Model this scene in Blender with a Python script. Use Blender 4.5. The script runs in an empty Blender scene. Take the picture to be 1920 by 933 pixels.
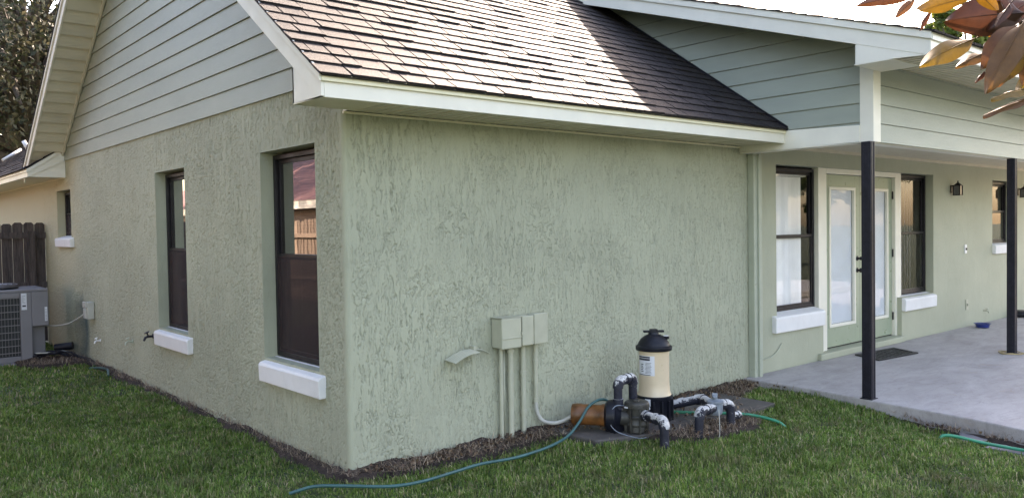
import bpy, bmesh, math, random
import numpy as np
from mathutils import Vector, Matrix
random.seed(7); rng = np.random.default_rng(11)
S = bpy.context.scene; COL = S.collection; rad = math.radians

# ------------------------------------------------------------------ camera, sky, sun, exposure
cam = bpy.data.cameras.new('camera'); camo = bpy.data.objects.new('camera', cam); COL.objects.link(camo)
cam.sensor_width = 36; cam.lens = 28.64; cam.clip_start = 0.05; cam.clip_end = 600
RX = Vector((0.759025, -0.650867, -0.015879)); UP = Vector((0.029785, 0.01035, 0.999503)); FW = Vector((0.650379, 0.759121, -0.027242))
m3 = Matrix((RX, UP, -FW)).transposed()
camo.matrix_world = Matrix.Translation((-2.630283, -4.742449, 1.620795)) @ m3.to_4x4()
S.camera = camo
SUN_AZ, SUN_EL = 32.0, 36.0          # azimuth from +X towards +Y
w = bpy.data.worlds.new('World'); S.world = w; w.use_nodes = True
nt = w.node_tree; bg = nt.nodes['Background']; sky = nt.nodes.new('ShaderNodeTexSky')
sky.sky_type = 'NISHITA'; sky.sun_disc = False; sky.sun_elevation = rad(SUN_EL); sky.sun_rotation = rad(90 - SUN_AZ)
sky.air_density = 1.2; sky.dust_density = 2.5; sky.ozone_density = 1.0
nt.links.new(sky.outputs[0], bg.inputs[0]); bg.inputs[1].default_value = 0.15
sl = bpy.data.lights.new('sun', 'SUN'); sl.energy = 3.0; sl.angle = rad(0.53); sl.color = (1.0, 0.93, 0.83)
so = bpy.data.objects.new('sun', sl); COL.objects.link(so)
sd = Vector((math.cos(rad(SUN_EL))*math.cos(rad(SUN_AZ)), math.cos(rad(SUN_EL))*math.sin(rad(SUN_AZ)), math.sin(rad(SUN_EL))))
so.rotation_euler = sd.to_track_quat('Z', 'Y').to_euler(); so.location = (20, 12, 20)
S.view_settings.view_transform = 'Standard'; S.view_settings.look = 'None'
S.view_settings.exposure = 2.55; S.view_settings.gamma = 1
S.view_settings.use_white_balance = True; S.view_settings.white_balance_temperature = 7500; S.view_settings.white_balance_tint = 20

# ------------------------------------------------------------------ material helpers
def new_mat(name):
    m = bpy.data.materials.new(name); m.use_nodes = True
    return m, m.node_tree, m.node_tree.nodes['Principled BSDF']
def N(nt, t, **k):
    n = nt.nodes.new(t)
    for a, b in k.items(): setattr(n, a, b)
    return n
def coords(nt, scale=(1, 1, 1)):
    tc = N(nt, 'ShaderNodeTexCoord'); mp = N(nt, 'ShaderNodeMapping'); mp.inputs['Scale'].default_value = scale
    nt.links.new(tc.outputs['Object'], mp.inputs[0]); return mp.outputs[0]
def noise(nt, vec, scale, detail=3, rough=.55, dist=0):
    n = N(nt, 'ShaderNodeTexNoise'); n.inputs['Scale'].default_value = scale; n.inputs['Detail'].default_value = detail
    n.inputs['Roughness'].default_value = rough; n.inputs['Distortion'].default_value = dist
    if vec is not None: nt.links.new(vec, n.inputs['Vector'])
    return n
def ramp(nt, val, stops):
    r = N(nt, 'ShaderNodeValToRGB'); e = r.color_ramp.elements
    while len(e) < len(stops): e.new(0.5)
    for i, (p, c) in enumerate(stops):
        e[i].position = p; e[i].color = (c, c, c, 1) if isinstance(c, (int, float)) else (*c, 1)
    nt.links.new(val, r.inputs[0]); return r.outputs[0]
def mix(nt, f, a, b, mode='MIX'):
    m = N(nt, 'ShaderNodeMix', data_type='RGBA', blend_type=mode)
    for i, v in ((0, f), (6, a), (7, b)):
        if hasattr(v, 'links'): nt.links.new(v, m.inputs[i])
        elif i == 0: m.inputs[0].default_value = v
        else: m.inputs[i].default_value = (*v, 1) if not isinstance(v, (int, float)) else (v, v, v, 1)
    return m.outputs[2]
def math_(nt, op, a, b=None, c=None):
    m = N(nt, 'ShaderNodeMath', operation=op)
    for i, v in enumerate((a, b, c)):
        if v is None: continue
        if hasattr(v, 'links'): nt.links.new(v, m.inputs[i])
        else: m.inputs[i].default_value = v
    return m.outputs[0]
def bump(nt, h, strength, dist, prev=None):
    b = N(nt, 'ShaderNodeBump'); b.inputs['Strength'].default_value = strength; b.inputs['Distance'].default_value = dist
    nt.links.new(h, b.inputs['Height'])
    if prev is not None: nt.links.new(prev, b.inputs['Normal'])
    return b.outputs[0]
def rnd_island(nt): return N(nt, 'ShaderNodeNewGeometry').outputs['Random Per Island']
def simple(name, col, rough=.5, metal=0, var=.12, vscale=6, bmp=0, bscale=80, bdist=.002, spec=.5, island=0):
    m, nt, p = new_mat(name); v = coords(nt)
    n = noise(nt, v, vscale, 5)
    lo = tuple(c*(1-var) for c in col); hi = tuple(min(1, c*(1+var)) for c in col)
    c = ramp(nt, n.outputs[0], [(.3, lo), (.7, hi)])
    if island:
        f = ramp(nt, rnd_island(nt), [(0, 1-island), (1, 1+island)]); c = mix(nt, 1.0, c, f, 'MULTIPLY')
    nt.links.new(c, p.inputs['Base Color'])
    r = ramp(nt, noise(nt, v, vscale*2.3, 4).outputs[0], [(.3, max(0, rough-.08)), (.7, min(1, rough+.08))]); nt.links.new(r, p.inputs['Roughness'])
    p.inputs['Metallic'].default_value = metal; p.inputs['Specular IOR Level'].default_value = spec
    if bmp: nt.links.new(bump(nt, noise(nt, v, bscale, 3).outputs[0], bmp, bdist), p.inputs['Normal'])
    return m

def stucco_mat(name, col, strength=1.0, white=False, stain=False, smooth_y=False):  # stain: teal touch-up patch plus bounce light painted on the far end
    m, nt, p = new_mat(name)
    v0 = coords(nt)
    # skip-trowel texture: raised plateaus dragged vertically, with thin squiggly undercut edges
    na = noise(nt, coords(nt, (1, 1, .30)), 30, 3, .60, .35).outputs[0]
    nb = noise(nt, coords(nt, (1, 1, .75)), 42, 3, .62, .6).outputs[0]
    nc = noise(nt, coords(nt, (1, 1, .16)), 17, 4, .66, .3).outputs[0]
    patch = ramp(nt, noise(nt, v0, 2.6, 3).outputs[0], [(.40, 0.0), (.60, 1.0)])
    density = ramp(nt, noise(nt, coords(nt, (1, 1, .6)), 3.4, 3).outputs[0], [(.36, .12), (.62, .95)])
    def line(n, c, wd):
        a = math_(nt, 'ABSOLUTE', math_(nt, 'SUBTRACT', n, c)); return ramp(nt, a, [(0, 0), (wd, 1)])
    def step(n, c, wd): return ramp(nt, n, [(c-wd, 0), (c+wd, 1)])
    la = line(na, .43, .013); lb = line(nb, .43, .015); lc = line(nc, .46, .008)
    h = mix(nt, patch, math_(nt, 'ADD', math_(nt, 'MULTIPLY', step(na, .43, .015), .45), math_(nt, 'MULTIPLY', la, .55)), math_(nt, 'ADD', math_(nt, 'MULTIPLY', step(nb, .43, .018), .45), math_(nt, 'MULTIPLY', lb, .55)))
    h = math_(nt, 'ADD', math_(nt, 'MULTIPLY', h, density), math_(nt, 'MULTIPLY', lc, .6))
    if white: h = noise(nt, v0, 45, 6, .8, .6).outputs[0]
    fine = noise(nt, v0, 160, 3, .7).outputs[0]
    b = bump(nt, h, strength*.6, .004); b = bump(nt, fine, .35, .003, b)
    nt.links.new(b, p.inputs['Normal'])
    lo = tuple(c*.90 for c in col); hi = tuple(c*1.08 for c in col)
    c = ramp(nt, noise(nt, v0, 1.1, 5, .6).outputs[0], [(.3, lo), (.7, hi)])
    # crevice shade painted into the groove colour, and a grubby splash band with a shape of its own
    if not white:
        ln_ = math_(nt, 'MULTIPLY', mix(nt, patch, la, lb), lc); ln_ = math_(nt, 'MULTIPLY', math_(nt, 'SUBTRACT', 1.0, ln_), density)
        c = mix(nt, math_(nt, 'MULTIPLY', ln_, .12), c, tuple(x*.45 for x in col))
    if not white:
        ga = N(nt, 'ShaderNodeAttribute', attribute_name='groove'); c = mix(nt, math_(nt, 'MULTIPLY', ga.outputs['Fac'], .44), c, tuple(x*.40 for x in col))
    sep = N(nt, 'ShaderNodeSeparateXYZ'); nt.links.new(v0, sep.inputs[0])
    nz = noise(nt, v0, 5, 4, .7).outputs[0]
    zz = math_(nt, 'ADD', sep.outputs[2], math_(nt, 'MULTIPLY', nz, -.28))
    splash = ramp(nt, zz, [(-.26, .3), (-.12, 0)])
    if white: c = mix(nt, ramp(nt, noise(nt, coords(nt, (1, 1, .5)), 9, 6, .75).outputs[0], [(.5, 0), (.80, .22)]), c, (.45, .43, .39))
    if stain:  # teal touch-up patch, then bounce light painted over the far end
        y = sep.outputs[1]; z = sep.outputs[2]
        dy = math_(nt, 'DIVIDE', math_(nt, 'SUBTRACT', y, 7.05), .55); dz = math_(nt, 'DIVIDE', math_(nt, 'SUBTRACT', z, .35), .62)
        d = math_(nt, 'ADD', math_(nt, 'MULTIPLY', dy, dy), math_(nt, 'MULTIPLY', dz, dz))
        d = math_(nt, 'ADD', d, math_(nt, 'MULTIPLY', nz, .5))
        c = mix(nt, ramp(nt, d, [(.55, .95), (1.25, 0)]), c, (.055, .095, .10))
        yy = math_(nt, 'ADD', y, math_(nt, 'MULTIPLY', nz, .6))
        far = ramp(nt, math_(nt, 'MULTIPLY', yy, .1), [(.70, 0), (.80, .9)])  # warm bounce light put into the wall colour beyond the gable
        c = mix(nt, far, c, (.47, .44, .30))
    nt.links.new(c, p.inputs['Base Color']); p.inputs['Roughness'].default_value = .62; p.inputs['Specular IOR Level'].default_value = .35
    return m

GREEN = (.372, .388, .292)
M = {}
M['stucco'] = stucco_mat('sage_stucco', GREEN, 1.0, stain=True)  # stain also paints bounce light over the far end
M['stucco_white'] = stucco_mat('white_stucco', (.74, .735, .73), 1.0, white=True)
def siding_mat():
    m, nt, p = new_mat('sage_siding'); v = coords(nt, (1, 1, 1)); g = coords(nt, (1.2, 1.2, 26))
    c = ramp(nt, noise(nt, coords(nt, (.6, .6, 3)), 2, 4).outputs[0], [(.3, (.275, .305, .255)), (.7, (.315, .345, .285))])
    c = mix(nt, 1.0, c, ramp(nt, rnd_island(nt), [(0, .95), (1, 1.04)]), 'MULTIPLY')
    nt.links.new(c, p.inputs['Base Color'])
    n = noise(nt, g, 9, 5, .65, .4).outputs[0]
    nt.links.new(bump(nt, n, .6, .0025), p.inputs['Normal'])
    nt.links.new(ramp(nt, n, [(.3, .30), (.7, .5)]), p.inputs['Roughness']); return m
M['siding'] = siding_mat()
M['trim'] = simple('cream_trim_paint', (.74, .715, .62), .38, var=.05, vscale=4, bmp=.15, bscale=50)
M['drip'] = simple('yellow_cream_drip_edge', (.74, .69, .49), .35, var=.05)
M['trim_under'] = simple('cream_soffit_paint', (.74, .68, .50), .45, var=.06, vscale=3)
M['soffit'] = simple('beige_soffit_metal', (.62, .58, .46), .45, var=.06, vscale=3, island=.05)
M['ceiling'] = simple('porch_ceiling_paint', (.55, .51, .40), .6, var=.06)
M['green_paint'] = simple('green_metal_paint', (.36, .39, .31), .35, var=.06, vscale=8, bmp=.1)
M['door_green'] = simple('door_green_paint', (.30, .35, .25), .33, var=.05, vscale=5)
M['box_green'] = simple('beige_green_box_paint', (.40, .405, .315), .42, var=.07, vscale=9, bmp=.15)
M['bronze'] = simple('dark_bronze_frame', (.010, .009, .012), .4, var=.25, spec=.25)
M['black_metal'] = simple('black_post_paint', (.014, .014, .022), .38, var=.3, vscale=20, bmp=.1, spec=.3)
M['black_plastic'] = simple('black_plastic', (.009, .010, .016), .42, var=.25, vscale=14, bmp=.15, bscale=60, spec=.3)
M['dark_plastic'] = simple('grimy_dark_plastic', (.035, .034, .030), .5, var=.6, vscale=16, bmp=.5, bscale=40)
M['tank'] = simple('beige_fiberglass', (.60, .49, .345), .35, var=.10, vscale=5, bmp=.1, bscale=160)
M['white_plastic'] = simple('white_plastic', (.75, .75, .74), .4, var=.06)
M['grey_plastic'] = simple('blue_grey_plastic', (.20, .235, .28), .42, var=.25, vscale=20)
M['orange'] = simple('rusty_orange_motor', (.16, .062, .016), .45, var=.65, vscale=9, bmp=.2)
M['wire_grey'] = simple('grey_conduit', (.42, .42, .38), .5, var=.1)
M['hose_teal'] = simple('teal_hose_rubber', (.028, .10, .10), .38, var=.18, vscale=9)
M['hose_green'] = simple('green_hose_rubber', (.012, .22, .12), .33, var=.15, vscale=9)
M['blue'] = simple('blue_bowl_plastic', (.02, .035, .17), .35, var=.1)
M['mat'] = simple('black_rubber_mat', (.015, .015, .017), .6, var=.4, vscale=30, bmp=.6, bscale=60)
M['ac'] = simple('grey_ac_enamel', (.185, .18, .195), .4, var=.06, vscale=3)
M['ac_dark'] = simple('dark_coil', (.02, .022, .026), .5, var=.3, vscale=30)
M['sticker'] = simple('white_sticker', (.62, .64, .68), .4, var=.05)
M['ink'] = simple('black_ink', (.03, .03, .045), .5, var=.1)
M['rope'] = simple('tan_rope', (.40, .31, .16), .8, var=.2, vscale=60)
M['wood_trunk'] = simple('oak_bark', (.085, .068, .052), .9, var=.35, vscale=5, bmp=1, bscale=12, bdist=.03)
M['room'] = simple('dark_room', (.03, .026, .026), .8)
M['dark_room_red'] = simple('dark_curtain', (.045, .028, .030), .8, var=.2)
M['blind_white'] = simple('white_vertical_blind', (.86, .86, .85), .45, var=.05, island=.10)
M['blind_tan'] = simple('brown_blind', (.30, .19, .175), .5, var=.1, island=.15)
M['blind_door'] = simple('pale_blue_mini_blind', (.80, .85, .90), .4, var=.04)
M['lamp_glass'] = simple('frosted_lamp_glass', (.10, .10, .10), .15, var=.2)

def painted_pipe():
    m, nt, p = new_mat('peeling_black_painted_pvc'); v = coords(nt)
    n = noise(nt, v, 13, 7, .74, .3).outputs[0]
    geo = N(nt, 'ShaderNodeNewGeometry'); sep = N(nt, 'ShaderNodeSeparateXYZ'); nt.links.new(geo.outputs['True Normal'], sep.inputs[0])
    up = math_(nt, 'MULTIPLY_ADD', sep.outputs[2], .27, -.06)      # rain and sun have worn the black paint off the top of the pipes
    f = ramp(nt, math_(nt, 'ADD', n, up), [(.535, 0), (.575, 1)])
    c = mix(nt, f, ramp(nt, n, [(.3, (.012, .013, .022)), (.6, (.028, .03, .045))]), ramp(nt, noise(nt, v, 40, 3).outputs[0], [(.3, (.34, .34, .35)), (.7, (.62, .61, .59))]))
    nt.links.new(c, p.inputs['Base Color']); p.inputs['Roughness'].default_value = .55; p.inputs['Specular IOR Level'].default_value = .25; return m
M['pipe'] = painted_pipe()

def shingle_mat():
    m, nt, p = new_mat('brown_asphalt_shingle'); v = coords(nt)
    c = ramp(nt, rnd_island(nt), [(0, (.018, .0155, .0165)), (.5, (.025, .0215, .022)), (1, (.034, .0295, .030))])
    g = noise(nt, v, 85, 4, .9).outputs[0]
    c = mix(nt, ramp(nt, g, [(.50, 0), (.62, .7)]), c, (.078, .068, .066))
    c = mix(nt, ramp(nt, noise(nt, v, 75, 4, .9).outputs[0], [(.42, .8), (.5, 0)]), c, (.010, .008, .010))
    c = mix(nt, 1.0, c, ramp(nt, noise(nt, v, 1.4, 4).outputs[0], [(.3, .88), (.7, 1.1)]), 'MULTIPLY')
    nt.links.new(c, p.inputs['Base Color']); p.inputs['Roughness'].default_value = .7; p.inputs['Specular IOR Level'].default_value = .16
    nt.links.new(bump(nt, g, 1.0, .006), p.inputs['Normal']); return m
M['shingle'] = shingle_mat()

def wood_mat(name, dark, light, axis=(9, 9, .7)):
    m, nt, p = new_mat(name); v = coords(nt, axis)
    n = noise(nt, v, 5, 6, .7, .5).outputs[0]
    c = ramp(nt, n, [(.3, dark), (.7, light)])
    c = mix(nt, 1.0, c, ramp(nt, rnd_island(nt), [(0, .65), (1, 1.3)]), 'MULTIPLY')
    nt.links.new(c, p.inputs['Base Color']); p.inputs['Roughness'].default_value = .8
    nt.links.new(bump(nt, n, .7, .006), p.inputs['Normal']); return m
M['fence_dark'] = wood_mat('weathered_dark_fence_wood', (.022, .017, .016), (.11, .085, .078))
M['fence_light'] = wood_mat('sunny_fence_wood', (.12, .085, .058), (.30, .22, .155))

def concrete_mat(name, a, b, spots=.35):
    m, nt, p = new_mat(name); v = coords(nt)
    n = noise(nt, coords(nt, (1, 2.2, 1)), 1.3, 8, .68, .6).outputs[0]
    c = ramp(nt, n, [(.32, a), (.62, b)])
    st = noise(nt, coords(nt, (1.0, 3.2, 1)), 2.6, 7, .75, 1.2).outputs[0]
    c = mix(nt, ramp(nt, st, [(.55, 0), (.72, spots)]), c, tuple(x*.45 for x in a))
    s2 = noise(nt, coords(nt, (.7, 1.6, 1)), 4.5, 9, .8, 2.0).outputs[0]
    c = mix(nt, ramp(nt, s2, [(.52, 0), (.60, .30), (.63, 0)]), c, tuple(x*.5 for x in a))
    c = mix(nt, ramp(nt, noise(nt, v, 3.1, 5, .7, .5).outputs[0], [(.60, 0), (.70, .35)]), c, (.32, .24, .17))
    c = mix(nt, ramp(nt, noise(nt, v, 90, 3, .8).outputs[0], [(.55, 0), (.75, .35)]), c, tuple(x*.5 for x in a))
    nt.links.new(c, p.inputs['Base Color']); p.inputs['Roughness'].default_value = .75
    nt.links.new(bump(nt, noise(nt, v, 45, 5, .75).outputs[0], .35, .004), p.inputs['Normal']); return m
M['patio'] = concrete_mat('worn_grey_concrete', (.285, .267, .262), (.40, .378, .375))
M['deck'] = concrete_mat('pale_pool_deck', (.30, .29, .28), (.38, .37, .36), .2)
M['pad'] = concrete_mat('mossy_dark_concrete', (.045, .040, .038), (.095, .085, .078), .6)
M['stone'] = concrete_mat('grey_stepping_stone', (.17, .16, .17), (.27, .255, .265))

def ground_mat():
    m, nt, p = new_mat('lawn_soil'); v = coords(nt)
    n = noise(nt, v, 2.2, 6, .65).outputs[0]
    c = ramp(nt, n, [(.3, (.028, .042, .020)), (.55, (.040, .060, .026)), (.75, (.055, .062, .034))])
    nt.links.new(c, p.inputs['Base Color']); p.inputs['Roughness'].default_value = .95
    nt.links.new(bump(nt, noise(nt, v, 30, 5, .8).outputs[0], 1, .03), p.inputs['Normal']); return m
M['ground'] = ground_mat()
def soil_mat():
    m, nt, p = new_mat('brown_mulch_soil'); v = coords(nt)
    c = ramp(nt, noise(nt, v, 22, 6, .8).outputs[0], [(.32, (.022, .014, .012)), (.55, (.065, .043, .036)), (.72, (.13, .095, .075))])
    nt.links.new(c, p.inputs['Base Color']); p.inputs['Roughness'].default_value = .95
    nt.links.new(bump(nt, noise(nt, v, 50, 5, .8).outputs[0], 1, .03), p.inputs['Normal']); return m
M['soil'] = soil_mat()
def blade_mat(name, stops, trans=.25):
    m, nt, p = new_mat(name)
    c = ramp(nt, rnd_island(nt), stops)
    v = coords(nt); c = mix(nt, 1.0, c, ramp(nt, noise(nt, v, 1.6, 4).outputs[0], [(.3, .70), (.7, 1.2)]), 'MULTIPLY')
    if name == 'grass_blade':
        c = mix(nt, 1.0, c, ramp(nt, noise(nt, v, 9, 4).outputs[0], [(.32, .62), (.68, 1.3)]), 'MULTIPLY')
        c = mix(nt, ramp(nt, noise(nt, v, 2.7, 6, .7).outputs[0], [(.54, 0), (.68, .6)]), c, (.17, .135, .085))
    nt.links.new(c, p.inputs['Base Color']); p.inputs['Roughness'].default_value = .5; p.inputs['Specular IOR Level'].default_value = .3
    tr = N(nt, 'ShaderNodeBsdfTranslucent'); nt.links.new(c, tr.inputs[0])
    ms = N(nt, 'ShaderNodeMixShader'); ms.inputs[0].default_value = trans
    nt.links.new(p.outputs[0], ms.inputs[1]); nt.links.new(tr.outputs[0], ms.inputs[2])
    nt.links.new(ms.outputs[0], nt.nodes['Material Output'].inputs[0]); return m
M['grass'] = blade_mat('grass_blade', [(0, (.060, .125, .020)), (.45, (.125, .215, .038)), (.82, (.21, .29, .07)), (.90, (.34, .29, .16)), (1, (.48, .41, .25))])
M['straw'] = blade_mat('dead_grass', [(0, (.07, .045, .035)), (.5, (.20, .14, .10)), (1, (.48, .38, .27))], .1)
M['litter'] = blade_mat('dead_leaf', [(0, (.035, .02, .014)), (.6, (.12, .07, .045)), (1, (.26, .18, .11))], .1)
M['oak_leaf'] = blade_mat('oak_leaf', [(0, (.020, .026, .012)), (.6, (.05, .055, .025)), (1, (.16, .14, .08))], .25)
M['added_tree_leaf'] = blade_mat('added_shade_tree_leaf', [(0, (.012, .022, .014)), (1, (.03, .045, .028))], .1)
M['yellow_leaf'] = blade_mat('sunny_shrub_leaf', [(0, (.04, .065, .012)), (.6, (.10, .14, .025)), (1, (.22, .24, .045))], .35)

def glass_mat(name, tint, refl=1.0, wavy=.0):
    m, nt, p = new_mat(name); nt.nodes.remove(p)
    tr = N(nt, 'ShaderNodeBsdfTransparent'); tr.inputs[0].default_value = (*tint, 1)
    gl = N(nt, 'ShaderNodeBsdfGlossy'); gl.inputs['Roughness'].default_value = .015
    lw = N(nt, 'ShaderNodeNewGeometry'); dp = N(nt, 'ShaderNodeVectorMath', operation='DOT_PRODUCT'); nt.links.new(lw.outputs['Normal'], dp.inputs[0]); nt.links.new(lw.outputs['Incoming'], dp.inputs[1])
    k = math_(nt, 'SUBTRACT', 1.0, math_(nt, 'ABSOLUTE', dp.outputs['Value'])); k = math_(nt, 'POWER', k, 4.0)
    f = math_(nt, 'MULTIPLY', math_(nt, 'MULTIPLY_ADD', k, .96, .04), 1.5*refl); f = math_(nt, 'MINIMUM', f, .95)
    if wavy:
        b = bump(nt, noise(nt, coords(nt), 4, 2).outputs[0], wavy, .01); nt.links.new(b, gl.inputs['Normal'])
    ms = N(nt, 'ShaderNodeMixShader'); nt.links.new(f, ms.inputs[0]); nt.links.new(tr.outputs[0], ms.inputs[1]); nt.links.new(gl.outputs[0], ms.inputs[2])
    nt.links.new(ms.outputs[0], nt.nodes['Material Output'].inputs[0]); return m
M['glass'] = glass_mat('window_glass', (.98, .98, .98), .34, .05)
M['glass_tinted'] = glass_mat('tinted_window_glass', (.50, .42, .45), 2.2, .02)
M['glass_screen'] = glass_mat('screened_glass', (.50, .42, .44), .8, .02)

def screen_mat():
    m, nt, p = new_mat('insect_screen_mesh'); p.inputs['Base Color'].default_value = (.045, .028, .030, 1); p.inputs['Roughness'].default_value = .8
    tr = N(nt, 'ShaderNodeBsdfTransparent'); ms = N(nt, 'ShaderNodeMixShader'); ms.inputs[0].default_value = .38
    nt.links.new(tr.outputs[0], ms.inputs[1]); nt.links.new(p.outputs[0], ms.inputs[2]); nt.links.new(ms.outputs[0], nt.nodes['Material Output'].inputs[0]); return m
M['screen'] = screen_mat()
def magnolia_mat():
    m, nt, p = new_mat('magnolia_leaf')
    geo = N(nt, 'ShaderNodeNewGeometry')
    oi = N(nt, 'ShaderNodeObjectInfo'); ri = oi.outputs['Random']
    under = oi.outputs['Color']
    top = ramp(nt, ri, [(0, (.03, .04, .02)), (1, (.07, .04, .025))])
    v = coords(nt); n = noise(nt, v, 60, 5, .7).outputs[0]
    under = mix(nt, 1.0, under, ramp(nt, n, [(.3, .72), (.7, 1.25)]), 'MULTIPLY')
    c = mix(nt, geo.outputs['Backfacing'], under, top)
    nt.links.new(c, p.inputs['Base Color']); nt.links.new(ramp(nt, geo.outputs['Backfacing'], [(0, .6), (1, .22)]), p.inputs['Roughness'])
    nt.links.new(bump(nt, n, .25, .001), p.inputs['Normal'])
    tr = N(nt, 'ShaderNodeBsdfTranslucent'); nt.links.new(mix(nt, 1.0, oi.outputs['Color'], ramp(nt, n, [(.3, 1.2), (.7, 1.7)]), 'MULTIPLY'), tr.inputs[0])
    ms = N(nt, 'ShaderNodeMixShader'); ms.inputs[0].default_value = .30
    nt.links.new(p.outputs[0], ms.inputs[1]); nt.links.new(tr.outputs[0], ms.inputs[2])
    nt.links.new(ms.outputs[0], nt.nodes['Material Output'].inputs[0]); return m
M['magnolia'] = magnolia_mat()

# ------------------------------------------------------------------ geometry helpers
class MB:
    def __init__(s): s.v = []; s.f = []; s.sm = []
    def add(s, vs, fs, smooth=False):
        o = len(s.v); s.v += [tuple(v) for v in vs]; s.f += [tuple(i+o for i in f) for f in fs]; s.sm += [smooth]*len(fs); return s
    def box(s, a, b, M4=None):
        x0, y0, z0 = a; x1, y1, z1 = b
        vs = [(x0,y0,z0),(x1,y0,z0),(x1,y1,z0),(x0,y1,z0),(x0,y0,z1),(x1,y0,z1),(x1,y1,z1),(x0,y1,z1)]
        if M4 is not None: vs = [M4 @ Vector(v) for v in vs]
        return s.add(vs, [(0,3,2,1),(4,5,6,7),(0,1,5,4),(1,2,6,5),(2,3,7,6),(3,0,4,7)])
    def prism(s, poly, ax, a, b):
        # poly: 2D points in the plane normal to ax; extruded from a to b along ax
        def P(u, v, t): return {0: (t, u, v), 1: (u, t, v), 2: (u, v, t)}[ax]
        n = len(poly); vs = [P(u, v, a) for u, v in poly]+[P(u, v, b) for u, v in poly]
        fs = [tuple(range(n)), tuple(range(2*n-1, n-1, -1))]+[(i, i+n, (i+1) % n+n, (i+1) % n) for i in range(n)]
        return s.add(vs, fs)
    def tube(s, pts, r, seg=12, cap=True):
        pts = [Vector(p) for p in pts]; rs = r if isinstance(r, (list, tuple)) else [r]*len(pts)
        vs = []; fs = []; ref = None
        for i, p in enumerate(pts):
            t = (pts[min(i+1, len(pts)-1)]-pts[max(i-1, 0)]).normalized()
            if ref is None: ref = Vector((0, 0, 1)) if abs(t.z) < .9 else Vector((1, 0, 0))
            n = (ref-t*ref.dot(t)).normalized(); b = t.cross(n); ref = n
            for k in range(seg):
                a = 2*math.pi*k/seg; vs.append(p+(n*math.cos(a)+b*math.sin(a))*rs[i])
        for i in range(len(pts)-1):
            for k in range(seg):
                k2 = (k+1) % seg; fs.append((i*seg+k, i*seg+k2, (i+1)*seg+k2, (i+1)*seg+k))
        s.add(vs, fs, True)
        if cap:
            o = len(s.v)-len(vs); s.f += [tuple(o+k for k in range(seg))[::-1], tuple(o+(len(pts)-1)*seg+k for k in range(seg))]; s.sm += [False, False]
        return s
    def lathe(s, prof, c, axis=(0, 0, 1), seg=32):
        # prof: (r, h) along axis from c
        ax = Vector(axis).normalized(); ref = Vector((1, 0, 0)) if abs(ax.x) < .9 else Vector((0, 1, 0))
        n = (ref-ax*ref.dot(ax)).normalized(); b = ax.cross(n); c = Vector(c); vs = []; fs = []
        for r, h in prof:
            for k in range(seg):
                a = 2*math.pi*k/seg; vs.append(c+ax*h+(n*math.cos(a)+b*math.sin(a))*max(r, 1e-4))
        for i in range(len(prof)-1):
            for k in range(seg):
                k2 = (k+1) % seg; fs.append((i*seg+k, i*seg+k2, (i+1)*seg+k2, (i+1)*seg+k))
        fs += [tuple(range(seg))[::-1], tuple((len(prof)-1)*seg+k for k in range(seg))]
        o = len(s.f); s.add(vs, fs, True); s.sm[-1] = s.sm[-2] = False; return s
    def build(s, name, mat, parent=None, bevel=0, loc=(0, 0, 0), autosm=40, fix=True):
        me = bpy.data.meshes.new(name); me.from_pydata(s.v, [], s.f); me.materials.append(mat)
        me.polygons.foreach_set('use_smooth', s.sm)
        if fix:
            bm = bmesh.new(); bm.from_mesh(me); bmesh.ops.recalc_face_normals(bm, faces=bm.faces)
            for e in bm.edges:
                if len(e.link_faces) == 2 and e.calc_face_angle(0) > rad(autosm): e.smooth = False
            bm.to_mesh(me); bm.free()
        o = bpy.data.objects.new(name, me); COL.objects.link(o)
        if parent is not None:
            o.parent = parent; o.matrix_parent_inverse = Matrix.Identity(4)
            pl = Vector((0, 0, 0)); q = parent
            while q is not None: pl += q.location; q = q.parent
            o.location = -pl
        if bevel:
            b = o.modifiers.new('bevel', 'BEVEL'); b.width = bevel; b.segments = 2; b.limit_method = 'ANGLE'; b.angle_limit = rad(40)
        return o
def tag(o, label=None, cat=None, group=None, kind=None):
    for k, v in (('label', label), ('category', cat), ('group', group), ('kind', kind)):
        if v: o[k] = v
    return o
def thing(name, label, cat, loc, group=None):
    o = bpy.data.objects.new(name, None); COL.objects.link(o); o.location = loc; o.empty_display_size = .1
    return tag(o, label, cat, group)
def numpy_mesh(name, verts, quads, tris, mat, parent=None):
    me = bpy.data.meshes.new(name); nv = len(verts); nq = len(quads); ntr = len(tris)
    me.vertices.add(nv); me.vertices.foreach_set('co', np.asarray(verts, np.float32).ravel())
    me.loops.add(nq*4+ntr*3); li = np.concatenate([np.asarray(quads, np.int32).ravel(), np.asarray(tris, np.int32).ravel()])
    me.loops.foreach_set('vertex_index', li); me.polygons.add(nq+ntr)
    st = np.concatenate([np.arange(nq)*4, nq*4+np.arange(ntr)*3]).astype(np.int32); me.polygons.foreach_set('loop_start', st)
    me.update(calc_edges=True); me.materials.append(mat)
    o = bpy.data.objects.new(name, me); COL.objects.link(o)
    if parent is not None:
        o.parent = parent; o.location = -parent.location
    return o
def bend(pts, n=8, r=None):
    """Catmull-Rom through the points"""
    P = [Vector(p) for p in pts]; P = [P[0]*2-P[1]]+P+[P[-1]*2-P[-2]]; out = []
    for i in range(1, len(P)-2):
        for k in range(n):
            t = k/n; a, b, c, d = P[i-1], P[i], P[i+1], P[i+2]
            out.append(.5*((2*b)+(c-a)*t+(2*a-5*b+4*c-d)*t*t+(3*b-a-3*c+d)*t**3))
    out.append(P[-2]); return out

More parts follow.
